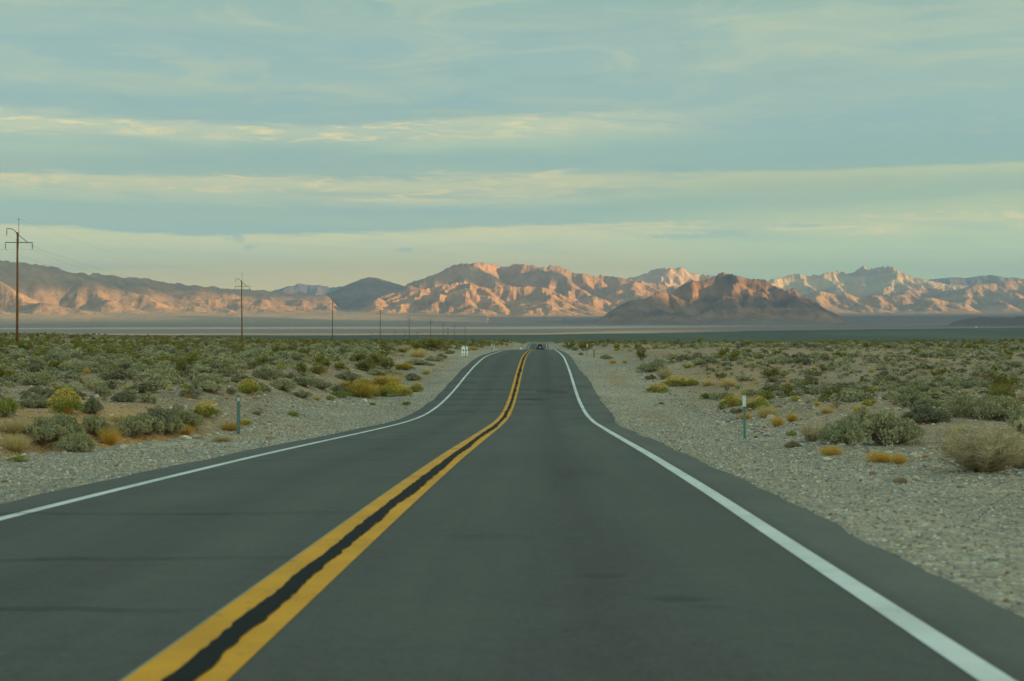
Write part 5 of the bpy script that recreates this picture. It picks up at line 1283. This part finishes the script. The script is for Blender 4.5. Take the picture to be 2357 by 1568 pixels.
mountain('mountain_range', 'bright jagged far peaks between the central range and the dark mountain',
    [(1400, 650, 33000), (1460, 637, 33000), (1480, 629, 33000), (1500, 622, 33000), (1516, 617, 33000), (1530, 619, 33000), (1537, 615, 33000), (1550, 620, 33000), (1566, 615, 33000), (1575, 617, 33000), (1585, 628, 33000), (1620, 633, 33000), (1650, 635, 33000), (1690, 640, 33000), (1760, 650, 33000)],
    107, foot=3200, back=2500, talus=1.0, K=.05, fan=900, fanh=.2, rock=(.55, .40, .26), rock2=(.42, .31, .21), rough=1.3)
mountain('hill', 'row of low tan foothills beyond the right flank of the dark mountain',
    [(1780, 700, 25500), (1820, 690, 25500), (1850, 678, 25500), (1882, 668, 25600), (1900, 672, 25600), (1914, 677, 25600), (1948, 674, 25700), (1975, 683, 25700), (2004, 678, 25800), (2040, 684, 25800), (2071, 679, 25900), (2100, 690, 26000), (2145, 684, 26000), (2180, 694, 26000), (2230, 700, 26000)],
    108, foot=2300, back=1500, talus=.6, K=.05, fan=1500, fanh=.16, wander=.5, rock=(.42, .30, .19), rock2=(.34, .25, .17), fanc=(.40, .28, .18), rough=1.0)
mountain('mountain_range', 'grey and gold ridge climbing towards the right edge behind the foothills',
    [(1980, 690, 30000), (2042, 677, 30000), (2061, 669, 30000), (2090, 667, 30000), (2120, 666, 30000), (2155, 664, 30000), (2181, 667, 30000), (2205, 665, 30000), (2235, 658, 30000), (2257, 653, 30000), (2281, 651, 30000), (2300, 652, 30000), (2323, 647, 30000), (2357, 643, 30000), (2420, 636, 30000), (2520, 650, 30000)],
    109, foot=3300, back=2500, talus=.6, K=.05, fan=1800, fanh=.16, wander=.5, ws=2200., rock=(.42, .30, .19), rock2=(.33, .245, .165), fanc=(.40, .28, .18), rough=1.0)
mountain('mountain_range', 'pale hazy yellow peaks on the skyline far to the right',
    [(1740, 655, 38000), (1772, 645, 38000), (1788, 640, 38000), (1828, 632, 38000), (1844, 631, 38000), (1860, 634, 38000), (1887, 633, 38000), (1910, 627, 38000), (1927, 624, 38000), (1948, 629, 38000), (1970, 624, 38000), (1984, 612, 38000), (1999, 621, 38000), (2015, 616, 38000), (2030, 615, 38000), (2050, 613, 38000), (2071, 623, 38000), (2096, 637, 38000), (2136, 646, 38000), (2180, 655, 38000), (2250, 662, 38000)],
    110, foot=3600, back=3000, talus=1.0, K=.05, fan=900, fanh=.2, ws=3000., rock=(.60, .50, .30), rock2=(.40, .33, .22), rough=1.3)  # rock made paler and yellower to carry the tint of distant haze
mountain('mountain_range', 'faint blue grey ridge on the skyline at the right edge',
    [(2080, 655, 44000), (2120, 647, 44000), (2150, 643, 44000), (2181, 639, 44000), (2230, 640, 44000), (2275, 632, 44000), (2300, 636, 44000), (2315, 640, 44000), (2330, 638, 44000), (2357, 643, 44000), (2430, 645, 44000)],
    111, foot=3000, back=2500, talus=.5, K=.03, fan=900, fanh=.2, rock=(.26, .22, .18), rock2=(.22, .19, .16), rough=.8)
mountain('mountain', 'faint pale blue peak on the skyline left of the dark round hill',
    [(610, 675, 45000), (650, 663, 45000), (672, 657, 45000), (690, 652, 45000), (712, 657, 45000), (740, 656, 45000), (760, 662, 45000), (785, 659, 45000), (830, 670, 45000), (900, 678, 45000)],
    112, foot=2500, back=2500, talus=.5, K=.03, fan=900, fanh=.2, rock=(.26, .22, .18), rock2=(.22, .19, .16), rough=.8)
mountain('hill', 'low dark hill on the plain at the far right edge',
    [(2190, 742, 11800), (2212, 736, 11800), (2235, 732, 11800), (2262, 728, 11800), (2290, 730, 11800), (2310, 729, 11800), (2328, 731, 11800), (2345, 727, 11800), (2370, 728, 11800), (2420, 733, 11800), (2480, 742, 11800)],
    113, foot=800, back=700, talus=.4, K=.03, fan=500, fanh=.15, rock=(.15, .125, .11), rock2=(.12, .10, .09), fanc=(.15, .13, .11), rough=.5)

# ------------------------------------------------------------------ unseen cloud deck, added and cut to shape to shade the valley (5 km up, off to the right)
def lit_ground(x, y):
    """1 where sunlight reaches the plane z = 0 at (x, y)"""
    n = fbm(x / 2600, y / 1500, 4, 71); n2 = fbm(x / 700, y / 500, 3, 72)
    u = U0 + F * x / np.maximum(y, 1)
    edge = np.interp(u, [-1500, -400, 0, 400, 700, 900, 1200, 1350, 1420, 1480, 1700, 1800, 1900, 2000, 2400, 4000],
                        [8600, 9000, 9600, 11300, 14000, 17800, 18700, 18900, 18900, 18900, 18600, 18000, 18200, 19500, 20500, 20500])
    lit = y - edge + 500 * n + 260 * n2
    # the crest of the long left-hand range stays under cloud
    dk = (u < 640) & (y < 25300) & (y > np.interp(u, [-2500, -1100, -500, -200, 0, 300, 640], [14700, 15000, 15500, 16400, 17500, 20400, 25500]) + 350 * n)
    lit = np.where(dk, -300, lit)
    hole = (1 - np.hypot((x + 200) / 3700, (y - 16150) / 1300)) * 1000 + 350 * n + 200 * n2  # opening shaped in the added cloud so sun reaches the lone dark mountain
    lit = np.where(hole > 0, np.maximum(lit, hole), lit)
    sh = (1 - np.hypot((x + 4700) / 1700, (y - 24700 - .1 * (x + 4700)) / 520)) * 500 + 180 * n + 120 * n2  # extra cloud patch added to shade the central range's middle slope
    lit = np.where(sh > 0, -300, lit)
    return lit
ZC = 5000.0
def build_shade_cloud():
    off = np.array([Ls.x, Ls.y]) * (ZC / Ls.z)
    cs = 260.0
    gx = np.arange(-22000, 24000, cs); gy = np.arange(-14000, 30000, cs)
    YY, XX = np.meshgrid(gy, gx, indexing='ij')
    lit = lit_ground(XX, YY)
    dark = lit < 0
    nz = fbm(XX / 2200, YY / 2200, 5, 73); nb = fbm(XX / 2000, YY / 2000, 5, 74)
    thick = np.clip(-lit / 1200, .12, 1) * 420
    top = ZC + thick * (.7 + .5 * nz); bot = ZC - thick * .5 * (.8 + .5 * nb)
    nr, nc = XX.shape
    vt = np.stack([XX + off[0], YY + off[1], top], -1).reshape(-1, 3); vb = np.stack([XX + off[0], YY + off[1], bot], -1).reshape(-1, 3)
    cell = dark[:-1, :-1] & dark[1:, :-1] & dark[:-1, 1:] & dark[1:, 1:]
    i = (np.arange(nr - 1)[:, None] * nc + np.arange(nc - 1)[None, :])
    N0 = nr * nc; fs = []
    idx = i[cell]
    fs.append(np.stack([idx, idx + 1, idx + nc + 1, idx + nc], -1)); fs.append(np.stack([idx + N0, idx + nc + N0, idx + nc + 1 + N0, idx + 1 + N0], -1))
    pad = np.pad(cell, 1)
    for dy, dx, a, b in ((0, -1, 0, nc), (0, 1, 1, nc + 1), (-1, 0, 0, 1), (1, 0, nc, nc + 1)):
        e = cell & ~pad[1 + dy: nr + dy, 1 + dx: nc + dx]; k = i[e]
        fs.append(np.stack([k + a, k + b, k + b + N0, k + a + N0], -1))
    V = np.concatenate([vt, vb]); Fc = np.concatenate(fs)
    used = np.unique(Fc); remap = np.zeros(len(V), int); remap[used] = np.arange(len(used))
    o = mesh_obj('shade_cloud', V[used], remap[Fc], None, smooth=True)
    m = bpy.data.materials.new('cloud'); m.use_nodes = True; bb = m.node_tree.nodes['Principled BSDF']
    bb.inputs['Base Color'].default_value = (.82, .84, .84, 1); bb.inputs['Roughness'].default_value = 1; bb.inputs['Specular IOR Level'].default_value = 0
    o.data.materials.append(m)
    tag(o, 'unseen cloud sheet added out of view to shade the valley', 'cloud', kind='structure')
build_shade_cloud()
# ------------------------------------------------------------------ air
def build_haze():
    x0, x1, y0, y1, z0, z1 = -42000, 42000, -3000, 49500, -700, 1800
    V = [(x, y, z) for z in (z0, z1) for y in (y0, y1) for x in (x0, x1)]
    Fc = [(0, 2, 3, 1), (4, 5, 7, 6), (0, 1, 5, 4), (2, 6, 7, 3), (0, 4, 6, 2), (1, 3, 7, 5)]
    o = mesh_obj('haze', V, Fc)
    m = bpy.data.materials.new('haze'); m.use_nodes = True; t = NT(m.node_tree); t.n.clear()
    ou = t.new('ShaderNodeOutputMaterial')
    pv = t.new('ShaderNodeVolumePrincipled', {'Color': (.38, .62, 1.0, 1), 'Density': HAZE, 'Anisotropy': .6})
    t.l.new(pv.outputs[0], ou.inputs['Volume']); o.data.materials.append(m)
    m.cycles.homogeneous_volume = True if hasattr(m.cycles, 'homogeneous_volume') else None
    o.display_type = 'WIRE'
    tag(o, 'thin pale haze filling the valley air', 'haze', kind='stuff')
HAZE = 3.2e-5
build_haze()
